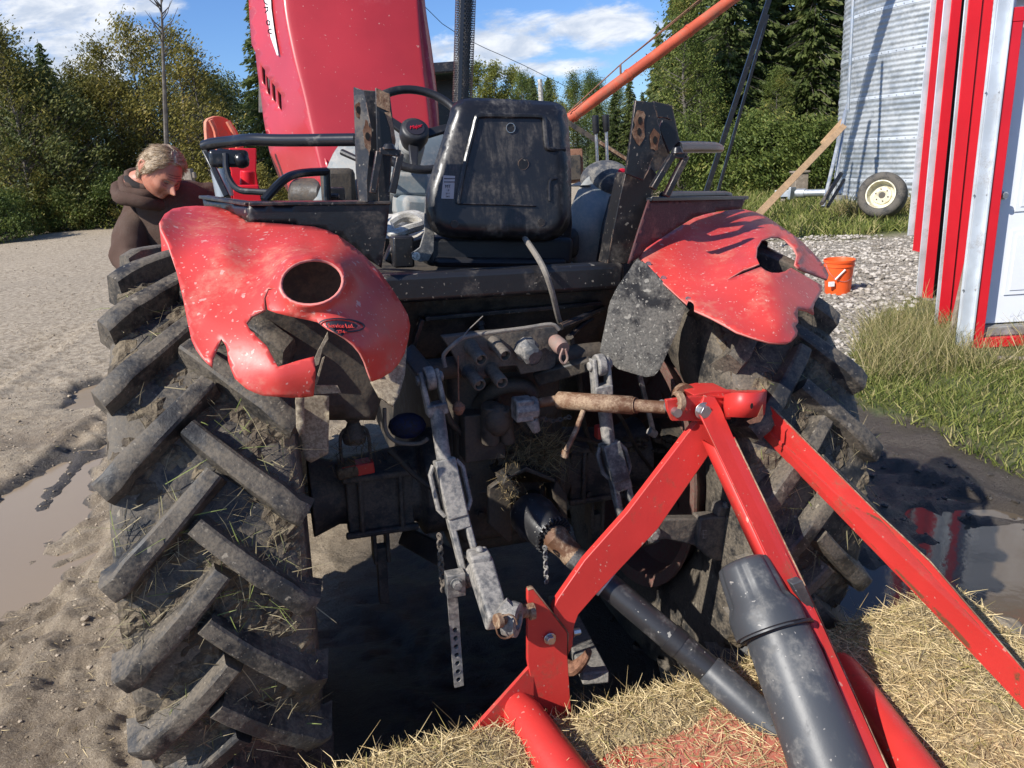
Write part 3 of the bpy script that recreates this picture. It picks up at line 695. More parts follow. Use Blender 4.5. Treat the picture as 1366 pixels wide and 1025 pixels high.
# spare wheel leaning on the silo
def wheel_lathe(prof_, c, ax, n=48): m_ = MB(); m_.lathe(prof_, c, ax, n, closed=True); return m_
base = G(1176, 292); wc = WY(1177, 261, base.y-.6)
ax_ = V((-.62, -.75, .25)).normalized()
sw = thing('spare_wheel', 'old black tyre on a cream rim leaning in the grass against the silo', 'wheel', (wc.x, wc.y, 0))
rr = .41
mb = MB(); mb.lathe([(rr*.6, .13), (rr*.72, .17), (rr*.9, .16), (rr*.98, .12), (rr, .06), (rr*1.0, -.06), (rr*.98, -.12), (rr*.9, -.16), (rr*.72, -.17), (rr*.6, -.13)], wc, ax_, 56, closed=True)
mb.build('tyre', m_rubdry, sw, smooth=50)
mb = MB(); mb.lathe([(rr*.62, .13), (rr*.62, .15), (rr*.57, .15), (rr*.55, .09), (rr*.50, .02), (rr*.40, .0), (rr*.38, .03), (rr*.2, .045), (rr*.14, .03), (rr*.14, 0)], wc, ax_, 48); rim = mb.build('rim', m_creamrim, sw, smooth=40)
mb = MB(); q1 = ax_.orthogonal().normalized(); q2 = ax_.cross(q1)
mb.cyl(wc-ax_*.02, wc+ax_*.035, rr*.14, 20)
for k in range(6): a = k*math.pi/3; mb.cyl(wc+(q1*math.cos(a)+q2*math.sin(a))*rr*.27+ax_*.03, wc+(q1*math.cos(a)+q2*math.sin(a))*rr*.27+ax_*.05, .013, 8)
mb.build('hub', m_castd, sw)
# boards, pipe, poles, block
Yb = 14.2
mb = MB(); mb.bar(WY(1010, 288, 11.5), WY(1126, 168, 14.7), .11, .04, (-.3, -1, .2)); tag(mb.build('wooden_plank', m_wood, bevel=.004), 'long raw lumber plank leaning against the silo', 'plank')
mb = MB(); mb.bar(WY(1097, 192, 14.4), WY(1125, 161, 14.9), .1, .04, (-.3, -1, .2)); tag(mb.build('wooden_plank', m_wood, bevel=.004), 'short piece of lumber above the long plank on the silo', 'plank')
pr = thing('auger_pipe', 'silver galvanised pipe with a flanged end lying beside the silo', 'pipe', G(1080, 262))
mb = MB(); z0 = .33
def gy(px, py, z): return G(px, py, z)
a, b_ = gy(1062, 258, z0), gy(1130, 257, z0); mb.tube([a, b_], .085, 20); mb.build('pipe', m_galv, pr)
mb = MB(); mb.tube([a+(b_-a).normalized()*.02, a+(b_-a).normalized()*.22], .105, 20); d = (b_-a).normalized(); mb.box(a-d*.1, (.06, .3, .28), (d, d.cross(AZ), AZ)); mb.box(a-d*.3, (.36, .2, .16), (d, d.cross(AZ), AZ)); mb.build('flange', m_galv, pr, bevel=.006)
mb = MB(); mb.box(a-d*.3+V((0,0,-.22)), (.1, .1, .28), (d, d.cross(AZ), AZ)); mb.build('support_block', m_oldwood, pr)
fr = thing('metal_trestle', 'thin galvanised trestle legs standing at the left foot of the silo', 'trestle', G(1105, 268))
for x0, y0, Y0, x1, y1, Y1, rr_, mt in ((1098,276,14.0,1128,148,14.9,.035,m_galv), (1112,262,14.2,1130,140,15.0,.03,m_galv), (1096,272,13.6,1122,232,14.2,.04,m_cast), (1104,276,13.8,1126,240,14.3,.03,m_cast), (1131,150,14.9,1138,0,15.0,.03,m_galv)):
    mb = MB(); mb.tube([WY(x0,y0,Y0), WY(x1,y1,Y1)], rr_, 8); mb.build('leg', mt, fr)
mb = MB(); p = G(1116, 278); mb.lathe([(.0, 0), (.24, 0), (.27, .3), (.24, .3), (.22, .27), (0, .27)], p, (0,0,1), 28); tag(mb.build('concrete_pot', m_conc, bevel=.01), 'round grey concrete pot on the grass beside the trestle', 'pot')
mb = MB(); p = at_px(1067, 22); mb.box(p+V((0,0,.3)), (.35, .35, .7)); mb.box(p+V((0,0,.66)), (.42,.42,.06)); tag(mb.build('dark_post', m_oldwood, bevel=.02), 'short dark post at the edge of the spruce stand', 'post')
# grain auger
ag = thing('grain_auger', 'orange grain auger tube slanting up to the right on black struts', 'auger', (5, 14, 0))
a, b_ = WY(758, 160, 14), WY(978, -2, 14.4); dd = (b_-a).normalized(); far_ = b_+dd*4
mb = MB(); mb.tube([a, far_], .10, 24); mb.build('tube', m_auger, ag)
mb = MB()
for k in (.1, 1.3, 2.6, 4.0): q = a+dd*k; mb.tube([q, q+dd*.05], .112, 20)
mb.build('tube_band', m_auger, ag)
mb = MB(); mb.tube([a-dd*.3, a+dd*.02], .09, 16); mb.build('auger_shaft', m_rustd, ag)
mb = MB(); up = V((0,0,1)); tr1 = a+dd*1.15+up*.27; mb.tube([a+up*.12, tr1, a+dd*4+up*.45, far_+up*.3], .012, 6); mb.tube([a+up*.12-V((0,.1,0)), tr1+V((0,.05,0)), a+dd*4+up*.38, far_+up*.25], .010, 6); mb.build('truss_cable', m_rustd, ag)
mb = MB(); mb.tube([tr1, a+dd*1.15], .02, 6); mb.tube([a+dd*4+up*.45, a+dd*4], .02, 6); mb.build('cable_post', m_rustd, ag)
mb = MB(); mb.bar(WY(1029, -10, 14), WY(940, 262, 14), .085, .05, (0,-1,0)); mb.build('strut', m_blkc, ag)
mb = MB(); mb.bar(WY(1024, 20, 14.5), WY(956, 262, 14.5), .05, .05, (0,-1,0)); mb.build('strut', m_blkc, ag)
e1, e2 = WY(940, 262, 14), WY(956, 262, 14.5)
mb = MB(); mb.bar(WY(1029, -10, 14), WY(1045, -60, 14), .1, .05, (0,-1,0)); mb.bar(e1, V((e1.x-.1, e1.y, 0)), .1, .05, (0,-1,0)); mb.bar(e2, V((e2.x-.1, e2.y, 0)), .07, .05, (0,-1,0)); mb.build('strut_extension', m_blk, ag)
mb = MB(); mb.bar(WY(752, 160, 13.9), WY(850, 222, 13.9), .085, .06, (0,-1,0)); mb.build('lower_strut', m_castd, ag)
mb = MB(); mb.bar(WY(800, 190, 13.84), WY(846, 219, 13.84), .05, .03, (0,-1,0)); mb.build('lower_brace', m_rust, ag)
mb = MB(); q = WY(850, 222, 13.9)
mb.bar(q, V((q.x+.2, q.y, .35)), .1, .08, (0,-1,0)); mb.bar((q.x-.8, q.y, .35), (q.x+1.2, q.y, .35), .1, .1); mb.build('undercarriage', m_castd, ag)
for sx_ in (-.8, 1.2):
    mb = MB(); mb.lathe([(.12,.07), (.3,.08), (.35,.05), (.35,-.05), (.3,-.08), (.12,-.07)], (q.x+sx_, q.y, .35), (1,0,0), 28, closed=True); mb.cyl((q.x+sx_-.08, q.y, .35), (q.x+sx_+.08, q.y, .35), .05); mb.build('wheel', m_rubdry, ag)
# overhead wire
mb = MB(); mb.tube([WY(500, -80, 40), WY(590, 32, 45), WY(700, 88, 50), WY(760, 118, 55)], .018, 5, smooth=4); tag(mb.build('overhead_wire', m_ink), 'thin dark overhead wire crossing the sky right of the hood', 'wire')
# machines behind
gmz = thing('green_machine', 'green farm machine with a black canopy mostly hidden behind the raised hood', 'farm machine', WY(590, 190, 9)*1)
gmz.location.z = 0; c0 = WY(588, 150, 9)
mb = MB(); mb.box((c0.x-.35, 9, 1.2), (1.5, 1.8, 1.5)); mb.box((c0.x-.35, 8.2, 1.3), (1.3, .3, 1.0)); mb.build('body', m_grn, gmz, bevel=.05)
mb = MB(); mb.box((c0.x-.3, 9, CH+.85), (1.35, 1.6, .12)); mb.bar((c0.x+.2, 8.3, 1.9), (c0.x+.33, 8.3, CH+.85), .06, .06); mb.bar((c0.x-.9, 8.3, 1.9), (c0.x-.9, 8.3, CH+.85), .06, .06); mb.box((c0.x-.3, 9.3, CH+.45), (1.2, 1.0, .8)); mb.build('canopy', m_blk, gmz, bevel=.03)
for sx_ in (-1, .5):
    mb = MB(); mb.lathe([(.3,.14), (.5,.16), (.56,.1), (.56,-.1), (.5,-.16), (.3,-.14)], (c0.x-.1+sx_, 9, .56), (1,0,0), 28, closed=True); mb.cyl((c0.x-.2+sx_, 9, .56), (c0.x+sx_, 9, .56), .3); mb.build('wheel', m_rubdry, gmz)
rm = thing('rusty_wagon', 'rusty brown wagon with a dark end panel standing behind the seat', 'wagon', WY(765, 240, 13)); rm.location.z = 0; c1 = WY(762, 232, 13)
mb = MB(); mb.box((c1.x-.55, 13.5, c1.z+.12), (1.5, 1.2, .55)); mb.build('body', m_rustd, rm, bevel=.02)
mb = MB(); mb.box((c1.x+.05, 12.86, c1.z+.1), (.2, .06, .4)); mb.build('end_panel', m_castd, rm, bevel=.01)
for sx_ in (-.9, .0):
    mb = MB(); mb.lathe([(.16,.09), (.35,.1), (.4,.06), (.4,-.06), (.35,-.1), (.16,-.09)], (c1.x+sx_, 13, .4), (1,0,0), 24, closed=True); mb.cyl((c1.x+sx_-.07, 13, .4), (c1.x+sx_+.07, 13, .4), .16); mb.build('wheel', m_rubdry, rm)
mb = MB(); mb.bar((c1.x-.9, 13, .4), (c1.x, 13, .4), .08, .08); mb.bar((c1.x-.5, 13.2, .4), (c1.x-.5, 13.2, c1.z-.1), .1, .1); mb.build('axle', m_rustd, rm)
# pale low thing and pipe stack
# wooden fence post left
p = at_px(251, 17); mb = MB(); mb.box((p.x, p.y, .9), (.17, .17, 1.9)); mb.box((p.x, p.y-.02, 1.72), (.3, .1, .12)); tag(mb.build('fence_post', m_oldwood, bevel=.015), 'weathered wooden post standing behind the man', 'post')
# orange bucket
bp = G(1117, 391); bk = thing('bucket', 'orange plastic bucket with a white handle grip standing on the gravel', 'bucket', bp); Z = V((0,0,1))
mb = MB(); mb.lathe([(0, .008), (.128, .0), (.132, .01), (.15, .3), (.158, .3), (.158, .315), (.151, .317), (.153, .345), (.161, .347), (.163, .372), (.157, .374), (.152, .36), (.143, .3), (.125, .015), (0, .012)], bp, Z, 40); mb.build('body', m_bucket, bk, smooth=40)
mb = MB(); c = bp+V((0,0,.34)); pts = []
for i in range(13): a = math.pi*i/12; pts.append(c+V((-.16*math.cos(a)*.98, -.13*math.sin(a)-.02, -.19*math.sin(a))))
mb.tube(pts, .0025, 6); hd = mb.build('handle', m_bolt, bk)
mb = MB(); mb.tube([c+V((-.10,-.15,-.16)), c+V((.0,-.155,-.06))], .009, 10); mb.build('grip', m_wh, hd)
mb = MB(); mb.box(bp+V((-.13,-.13,.13)), (.06, .02, .05)); mb.build('tag', m_wh, bk)

# ------------------------------------------------------------------ shed
sh = thing('shed', 'white metal shed with red trim and a white panelled door', 'shed', (4.6, 5.8, 0))
dl = G(1297, 437, .2); WYY = dl.y
wd = V((math.cos(R(-4)), math.sin(R(-4)), 0)); wn = V((wd.y, -wd.x, 0))  # along, outward
if wn.y > 0: wn = -wn
Wf = lambda px, py, o=0: (lambda d: CAMP + d*(((dl+wn*o)-CAMP).dot(wn)/d.dot(wn)))(ray(px, py))
doorL = Wf(1303, 437); sdir = Z
x0 = 0
def wb(mb, x, z0, z1, w_, dpt, o=0): # box on wall: x from door-left, outward offset o
    c = dl+wd*(x+w_/2)+wn*(o+dpt/2); c.z = (z0+z1)/2; mb.box(c, (w_, dpt, z1-z0), (wd, wn, Z)); return mb
# corrugated wall sheet
mb = MB(); pts = []; X = -.10
prof = []
while X < 5:
    k = (X*5) % 1; prof.append((X, .0 if k < .75 else .018)); X += .05
vs = [];
for z in (.02, 4.5):
    for X, dd_ in prof: q = dl+wd*X+wn*(dd_-.03); q.z = z; vs.append(q)
n_ = len(prof); prf = [(i, i+1, n_+i+1, n_+i) for i in range(n_-1) if not (.04 < prof[i][0] < 1.0)]
mb.add(vs, prf); wb(mb, -.04, 2.5, 4.5, 1.15, .01, -.03); wb(mb, -.04, .0, .16, 1.15, .01, -.03); wb(mb, -.2, 0, 4.5, 5, .06, -.12) if False else None
mb.build('wall', m_galvp, sh, smooth=0)
doorh = Wf(1353, 30).z; print('doorh', doorh, 'dl', dl)
dh = doorh
mb = MB(); wb(mb, 0, .12, dh, .075, .035); wb(mb, .0, dh+.001, dh+.09, 1.12, .038); wb(mb, 1.04, .12, dh, .08, .035); wb(mb, 0, .045, .118, 1.12, .05); mb.build('door_frame', m_shred, sh, bevel=.003)
mb = MB(); wb(mb, .077, .12, dh-.002, .025, .01, -.1); wb(mb, .077, .122, .19, .96, .09, -.095); mb.build('threshold', m_conc, sh, bevel=.004)
dr = None; mb = MB(); wb(mb, .103, .2, dh-.004, .92, .04, -.13); dr = mb.build('door', m_white, sh, bevel=.004)
mb = MB()
for (xa, za, w_, h_) in ((.25, .42, .26, .5), (.62, .42, .26, .5), (.25, 1.05, .26, .6), (.62, 1.05, .26, .6), (.25, 1.8, .26, .25), (.62, 1.8, .26, .25)):
    wb(mb, xa, za, za+h_, w_, .008, -.0885); wb(mb, xa+.035, za+.035, za+h_-.035, w_-.07, .014, -.0885)
mb.build('door_panel', m_white, dr, bevel=.006)
kp = Wf(1337, 261, -.03); mb = MB(); mb.tube([kp-wn*.06, kp-wn*.01, kp+wn*.002, kp+wn*.014, kp+wn*.03, kp+wn*.045], [.033, .033, .012, .012, .028, .02], 20); mb.build('knob', m_bolt, dr, smooth=50)
mb = MB(); wb(mb, -.03, 2.8, 2.9, .1, .06) if False else None
# corner flashing (white galvanised) left of the door frame
mb = MB(); wb(mb, -.10, -.02, 4.5, .095, .02, .0); wb(mb, -.02, .1, 4.5, .012, .03, .02); mb.build('corner_flashing', m_galvp, sh, bevel=.003)
mb = MB()
for z in (.5, 1.2, 1.9, 2.6): 
    for x_ in (-.09, .0): q = dl+wd*(x_-.02)+wn*.02; q.z = z; mb.bolt(q, wn, .006, .006)
mb.build('screws', m_bolt, sh)
mb = MB(); q_ = [dl+wd*.05-wn*.2, dl+wd*5-wn*.2, dl+wd*5+V((2.6,3.4,0)), dl+wd*.05+V((3.0,3.6,0))]; q_ = [V((p.x, p.y, .02)) for p in q_]; mb.plate(q_, V((0,0,4.4))); mb.build('inner_wall', m_galvp, sh)
# screws up the flashing and frame are set above; red trimmed upright panels behind one another
def upright(name, bl, br, tl, tr, Y, mat, th=.05, parent=None):
    a, b_, c, d = WY(*bl, Y), WY(*br, Y), WY(*tr, Y), WY(*tl, Y)
    a.z -= .1; b_.z -= .1; e = (d-a); d = a+e*1.5; c = b_+(c-b_)*1.5
    m_ = MB(); m_.plate([a, b_, c, d], (0, th, 0)); return m_.build(name, mat, parent, bevel=.004)
T_ = .012
pn = thing('red_trim_panel', 'broad folded red trim panel right beside the shed corner', 'panel', (4.0, 6.3, 0))
upright('red_panel', (1250, 450), (1264, 450), (1293, 0), (1311, 0), 6.1, m_shred, T_, pn)
upright('red_panel', (1266, 448), (1278, 448), (1312.5, 0), (1326, 0), 6.12, m_shred, T_, pn)
upright('panel_fold', (1260, 450), (1270, 448), (1306, 0), (1316, 0), 6.16, m_redin, T_, pn)
upright('galvanised_edge', (1245.5, 446), (1252, 446), (1287.5, 0), (1295, 0), 6.2, m_galvp, T_, pn)
pn2 = thing('red_trim_panel', 'tall red trim panel with a galvanised edge, second from the silo', 'panel', (4.2, 7.4, 0))
upright('red_panel', (1229, 412), (1243, 412), (1270, 0), (1283.5, 0), 7.3, m_shred, T_, pn2)
upright('galvanised_edge', (1222, 395), (1231, 395), (1259.5, 0), (1271, 0), 7.34, m_galvp, T_, pn2)
upright('dark_gap', (1240, 412), (1256, 440), (1282, 0), (1294, 0), 7.4, m_void, T_, pn2)
pn3 = thing('red_trim_panel', 'narrow red trim panel with a galvanised edge, nearest to the silo', 'panel', (5.9, 10.4, 0))
upright('red_panel', (1218, 332), (1230, 330), (1250, 0), (1262, 0), 10.3, m_shred, T_, pn3)
upright('galvanised_edge', (1211.5, 305), (1220, 305), (1242, 0), (1251, 0), 10.34, m_galvp, T_, pn3)
mb = MB(); mb.tube([WY(1268, 450, 5.75), WY(1290, 350, 5.72), WY(1306, 290, 5.68), WY(1320, 222, 5.63)], [.022, .02, .017, .013], 9, smooth=4); tag(mb.build('leaning_stick', m_oldwood), 'weathered grey stick leaning against the shed corner', 'stick')
mb = MB(); mb.tube([G(1330, 478, .05), G(1440, 482, .05)], [.018, .022], 8); tag(mb.build('fallen_stick', m_oldwood), 'weathered stick lying in the grass below the door', 'stick')
# ------------------------------------------------------------------ tractor
trac = thing('tractor', 'muddy red farm tractor with raised hood, cracked fenders and no cab', 'tractor', TO)
WR = .78
def pxr(px_, p): # radius in metres of a feature px_ pixels wide at point p
    return px_/2/FPX*(p-CAMP).dot(_f)
def rwheel(lx, flip):
    C0 = TL(lx, 0, .77)
    def wp(x, ph, r): return C0 + AX*x + (AY*(-math.cos(ph)) + AZ*math.sin(ph))*r
    hub = thing('rear_wheel', '', ''); del hub['label']; del hub['category']; hub.parent = trac
    def rc(x):
        x = abs(x); return WR-.045 - .018*(x/.2)**2 - (.02*((x-.16)/.035)**2 if x > .16 else 0)
    mb = MB(); n = 150; xsec = [(.46,-.165),(.52,-.185),(.60,-.197),(.67,-.192),(.705,-.186)]+[(rc(x), x) for x in (-.18,-.16,-.12,-.06,0,.06,.12,.16,.18)]+[(.705,.186),(.67,.192),(.60,.197),(.52,.185),(.46,.165),(.42,.14),(.42,-.14)]
    vs = []
    for k in range(n):
        for r, x in xsec: vs.append(wp(x, 2*math.pi*k/n, r+(noise.noise(V((k*.3, x*9, lx)))*.004)))
    m_ = len(xsec); mb.add(vs, [(k*m_+j, ((k+1) % n)*m_+j, ((k+1) % n)*m_+(j+1) % m_, k*m_+(j+1) % m_) for k in range(n) for j in range(m_)])
    NL = 24
    for k in range(NL):
        for sd in (-1, 1):
            ph0 = (k+(.5 if sd > 0 else 0)+(.15 if flip else .40))*2*math.pi/NL
            N = 9; L = []
            for i in range(N):
                t = i/(N-1); x = sd*(-.022+.214*t); s_ = .205*(1-t)**1.15 - .085 + (0 if t < .8 else -.01)
                L.append((x, ph0+s_/WR, t))
            vs = []
            for i, (x, ph, t) in enumerate(L):
                x2, ph2, _ = L[min(i+1, N-1)]; x1, ph1, _ = L[max(i-1, 0)]
                dx, ds = x2-x1, (ph2-ph1)*WR; q = math.hypot(dx, ds); nx_, ns_ = -ds/q, dx/q
                top = WR + .003 - .012*(abs(x)/.2)**2 - (.012 if t > .93 else 0) + noise.noise(V((k*3.1, t*3, sd+lx)))*.004; wt = .0185*(1+.3*t); wb = wt+.016
                bot = min(rc(x), .725)-.03 if abs(x) < .185 else .68
                for (w_, r_) in ((-wb, bot), (-wt, top-.004), (-wt*.7, top), (wt*.7, top), (wt, top-.004), (wb, bot)):
                    vs.append(wp(x+nx_*w_, ph+ns_*w_/WR, r_ + noise.noise(V((i*.9, w_*60, k*2.3)))*.0025))
            fs = [(i*6+j, i*6+j+1, (i+1)*6+j+1, (i+1)*6+j) for i in range(N-1) for j in range(5)] + [tuple(range(5, -1, -1)), tuple((N-1)*6+j for j in range(6))]
            mb.add(vs, fs)
    ty = mb.build('tyre', m_rub, hub, smooth=32)
    # caked mud between the lugs
    mb = MB(); nu, nv = 460, 34; vs = []
    for i in range(nu):
        for j in range(nv):
            x = -.185+.37*j/(nv-1); ph = 2*math.pi*i/nu; q = V((x*7, math.cos(ph)*5.5, math.sin(ph)*5.5+lx))
            h = .016*noise.noise(q)+.014*noise.noise(q*2.3)+.010*noise.noise(q*6)+.007*noise.noise(q*14)-.001
            vs.append(wp(x, ph, rc(x)+h))
    mb.add(vs, [(i*nv+j, ((i+1) % nu)*nv+j, ((i+1) % nu)*nv+j+1, i*nv+j+1) for i in range(nu) for j in range(nv-1)]); mb.build('caked_mud', m_mudt, hub, smooth=0)
    its = []
    for _ in range(2600 if not flip else 1500):
        x = random.uniform(-.18, .18); ph = random.gauss(.1, .75)
        if noise.noise(V((x*8, ph*6, lx*3))) < random.uniform(-.35, .35): continue
        tl = (AX*random.gauss(0, 1)+(AY*math.sin(ph)+AZ*math.cos(ph))*random.gauss(0, 1)); nr = (wp(0, ph, 1)-wp(0, ph, 0)); L = random.uniform(.012, .075)*(1.6 if random.random() < .08 else 1)
        its.append((wp(x, ph, rc(x)+random.uniform(.006, .03)), tl.normalized()+nr*random.uniform(-.1, .35), L, random.uniform(.0008, .0024), rv(.25)-AZ*.1))
    st = strands('stuck_straw', its, m_strawt, hub); st['kind'] = 'stuff'
    mb = MB(); mb.lathe([(.43, -.17), (.45,-.19), (.45,-.2), (.41,-.19), (.39,-.1), (.33,-.03), (.3, .0), (.3, .01), (.12, .03), (.12, -.02)], C0, AX, 48)
    mb.lathe([(.43, .17), (.45,.19), (.45,.2), (.41,.19), (.39,.1), (.39,-.1)], C0, AX, 48)
    for k in range(8): a = k*math.pi/4; mb.bolt(wp(.012, a, .22), AX, .014, .02); mb.bolt(wp(-.03, a, .35), -AX, .013, .015)
    mb.build('rim', m_rim, hub)
    mb = MB(); mb.tube([C0-AX*.09, C0+AX*.02], .12, 24); mb.build('hub', m_castd, hub)
m_mudt = PM('caked_brown_mud', (.062, .046, .030), .8, dirt=(.21, .165, .105), damt=.42, dscale=11, bumps=1.0, bscale=70, var=.4)
rwheel(-.782, False); rwheel(.715, True)

# fenders
LF = [(213,297),(219,287),(230,280),(246,277),(262,276),(285,277),(302,280),(316,286),(329,297),(375,300),(420,304),(438,309),(453,317),(470,329),(487,344),(507,365),(521,385),(534,405),(543,421),(546,435),(543,455),(538,472),(531,485),(521,496),(508,504),(495,509),(490,496),(486,484),(480,472),(471,461),(460,452),(448,445),(437,440),(423,430),(396,424),(369,418),(358,414),(356,399),(360,388),(370,385),(358,386),(353,399),(354,414),(336,423),(329,432),(334,441),(342,449),(356,462),(364,477),(371,490),(384,486),(396,482),(419,476),(421,496),(420,512),(418,528),(402,530),(389,530),(352,528),(340,524),(329,519),(314,506),(309,494),(305,482),(304,470),(302,462),(296,453),(291,462),(287,472),(284,480),(283,491),(275,484),(268,476),(261,466),(256,455),(251,432),(245,402),(235,361),(224,327),(214,307)]
EL = [(416+41*math.cos(a*math.pi/14)-2*math.sin(a*math.pi/14), 377+29.5*math.sin(a*math.pi/14)-1*math.cos(a*math.pi/14)) for a in range(28)]
lfc = [(213,297,-.42),(230,280,-.25),(262,276,-.18),(302,280,-.17),(329,297,-.30),(375,300,-.37),(420,304,-.42),(453,317,-.46),(487,344,-.52),(521,385,-.60),(546,435,-.66),(543,455,-.69),(538,472,-.72),(521,496,-.77),(495,509,-.81),(490,470,-.83),(455,440,-.84),(421,512,-.86),(418,528,-.85),(389,530,-.855),(352,528,-.85),(314,506,-.83),(268,476,-.79),(251,432,-.72),(235,361,-.60),(224,327,-.52),(300,330,-.56),(300,390,-.68),(320,450,-.79),(370,505,-.86),(416,336,-.60),(360,360,-.66),(366,377,-.745),(375,377,-.79),(457,377,-.79),(466,385,-.73),(416,347,-.765),(416,340,-.69),(416,408,-.825),(416,416,-.80),(385,395,-.80),(447,398,-.80),(388,355,-.76),(445,356,-.755),(500,400,-.70),(480,430,-.79),(515,450,-.77),(480,360,-.62),(258,320,-.46),(262,300,-.33),(275,420,-.72)]
mb = MB(); sheet(mb, LF, [EL], rbf(lfc), 6); mb.build('fender', [m_red, m_edge], trac, smooth=60, solid=.005, label='left rear fender with jagged hole below the light opening')
fl = bpy.data.objects['fender']
mb = MB(); sheet(mb, [(213,298),(216,325),(217,349),(238,349),(236,345),(226,318)], [], lambda x, y: .0+(x-213)*-.004, 8); mb.build('fender_front', m_red, trac, solid=.004)
# oval service sticker on the left fender
lff = rbf(lfc)
def lfp(x, y, o=.006): p = P(x, y, lff(x, y)-o); return p
def on_sheet_poly(name, poly, fn, mat, o, step=4):
    mb = MB(); sheet(mb, poly, [], lambda x, y: fn(x, y)-o, step); return mb.build(name, mat, fl, solid=.0006, smooth=0)
def clipf(pts): return pts
ov = lambda a, rx, ry, cx=456, cy=434: (cx+rx*math.cos(a), cy+ry*math.sin(a)+.06*(rx*math.cos(a)))
edge = [(423,430),(437,440),(448,445),(460,452)]
outer = [ov(a*math.pi/20, 30, 8.4) for a in range(-20, 13)]
def strip(name, pts, w_, mat, o):
    mb = MB(); vs = []
    for i, p in enumerate(pts):
        q = pts[min(i+1, len(pts)-1)]; r_ = pts[max(i-1, 0)]; dx, dy = q[0]-r_[0], q[1]-r_[1]; L = math.hypot(dx, dy) or 1; nx_, ny_ = -dy/L*w_/2, dx/L*w_/2
        vs += [lfp(p[0]+nx_, p[1]+ny_, o), lfp(p[0]-nx_, p[1]-ny_, o)]
    mb.add(vs, [(2*i, 2*i+1, 2*i+3, 2*i+2) for i in range(len(pts)-1)]); return mb.build(name, mat, fl, solid=.0006, smooth=0)
strip('sticker_ring', outer, 2.0, m_ink, .007)
inn = [ov(a*math.pi/20, 22, 5.4, 455, 434) for a in range(-18, 8)] + [(462,444),(456,449),(450,446),(442,441),(436,437)]
on_sheet_poly('sticker_field', inn, lff, m_ink, .0065)
p0, p1 = lfp(440, 436, .0085), lfp(470, 436.5, .0085); up_ = lfp(455, 430)-lfp(455, 440)
text('Service Ltd.', .0135, m_red, lfp(455, 435.2, .0095), p1-p0, up_, fl, 'sticker_lettering', ext=.0008, wscale=.78); text('274-', .010, m_red, lfp(456, 443, .0095), p1-p0, up_, fl, 'sticker_lettering', ext=.0008)
# torn cream inner plastic of the left fender
mb = MB(); sheet(mb, [(437,443),(431,455),(424,468),(419,480),(421,488),(425,486),(430,465),(432,462),(434,458),(438,452)], [], const(-.82), 5); sheet(mb, [(419,515),(430,478),(433,476),(423,512)], [], const(-.80), 5); sheet(mb, [(419,514),(450,514),(455,524),(419,526)], [], const(-.79), 5)
mb.build('torn_plastic_shard', m_cream, trac, solid=.004, smooth=0)
mb = MB(); sheet(mb, [(534,404),(546,434),(543,460),(540,500),(533,525),(524,543),(505,530),(494,510),(521,496),(538,472)], [], lambda x, y: -.60-(y-404)*.0009, 7); mb.build('inner_fender_skirt', m_cream, trac, solid=.005)
mb = MB(); sheet(mb, [(394,530),(408,528),(439,528),(438,605),(415,617),(405,612),(400,570)], [], lambda x, y: -.56, 8); mb.build('wheel_well_plate', m_cream, trac, solid=.005); mb = MB(); sheet(mb, [(394,529),(406,529),(406,575),(400,582),(395,570)], [], const(-.66), 7); mb.build('wheel_well_plate', m_cream, trac, solid=.005)
mb = MB(); sheet(mb, [(338,345),(480,335),(515,375),(540,420),(500,560),(430,560),(330,500)], [], const(-.42), 20); mb.build('wheel_well_panel', m_castd, trac, solid=.01)

RF = [(852,344),(856,337),(861,331),(878,320),(894,311),(910,301),(925,292),(940,287),(955,284),(975,281),(992,280),(1008,284),(1022,290),(1034,298),(1046,306),(1059,315),(1070,324),(1082,336),(1093,348),(1101,359),(1105,368),(1103,374),(1085,367),(1066,360),(1060,354),(1063,341),(1058,331),(1046,320),(1038,317),(1029,317),(1016,321),(1010,331),(1009,344),(1013,353),(990,362),(968,375),(992,366),(1015,357),(1021,362),(1029,365),(1038,365),(1046,363),(1054,358),(1075,370),(1096,382),(1094,392),(1086,405),(1084,412),(1085,420),(1076,415),(1064,413),(1063,420),(1064,431),(1060,436),(1063,442),(1062,449),(1056,456),(1049,459),(1038,459),(1026,458),(1005,452),(982,444),(965,434),(948,425),(926,415),(926,408),(925,405),(921,402),(918,402),(916,407),(908,400),(881,375)]
rfc = [(852,344,-.34),(861,331,-.30),(894,311,-.22),(925,292,-.12),(955,284,-.02),(992,280,.05),(1022,290,.05),(1046,306,-.0),(1070,324,-.10),(1093,348,-.22),(1105,368,-.3),(1085,367,-.36),(1060,345,-.42),(1058,331,-.38),(1029,317,-.34),(1012,325,-.38),(1009,344,-.46),(1020,360,-.55),(1046,363,-.53),(1075,370,-.47),(1096,384,-.46),(1086,405,-.58),(1076,415,-.64),(1064,430,-.70),(1062,449,-.745),(1049,459,-.775),(1026,458,-.78),(982,444,-.745),(948,425,-.69),(926,410,-.63),(908,400,-.56),(881,375,-.44),(985,360,-.50),(1040,400,-.66),(1055,390,-.60),(1000,410,-.66),(950,340,-.32),(950,380,-.52),(1000,315,-.24),(1000,340,-.40),(1020,303,-.12),(900,340,-.34),(1040,435,-.75),(1066,348,-.33)]
mb = MB(); sheet(mb, RF, [], rbf(rfc), 6); mb.build('fender', [m_red, m_edge], trac, smooth=60, solid=.005, label='right rear fender split open around its light hole')
rff = rbf(rfc)
for x, y in ((863,352),(883,371),(916,399)): mb = MB(); c = P(x, y, rff(x, y)); mb.tube([c-AY*.004, c-AY*.012], .007, 10); mb.build('fender_rivet', m_bolt, trac)
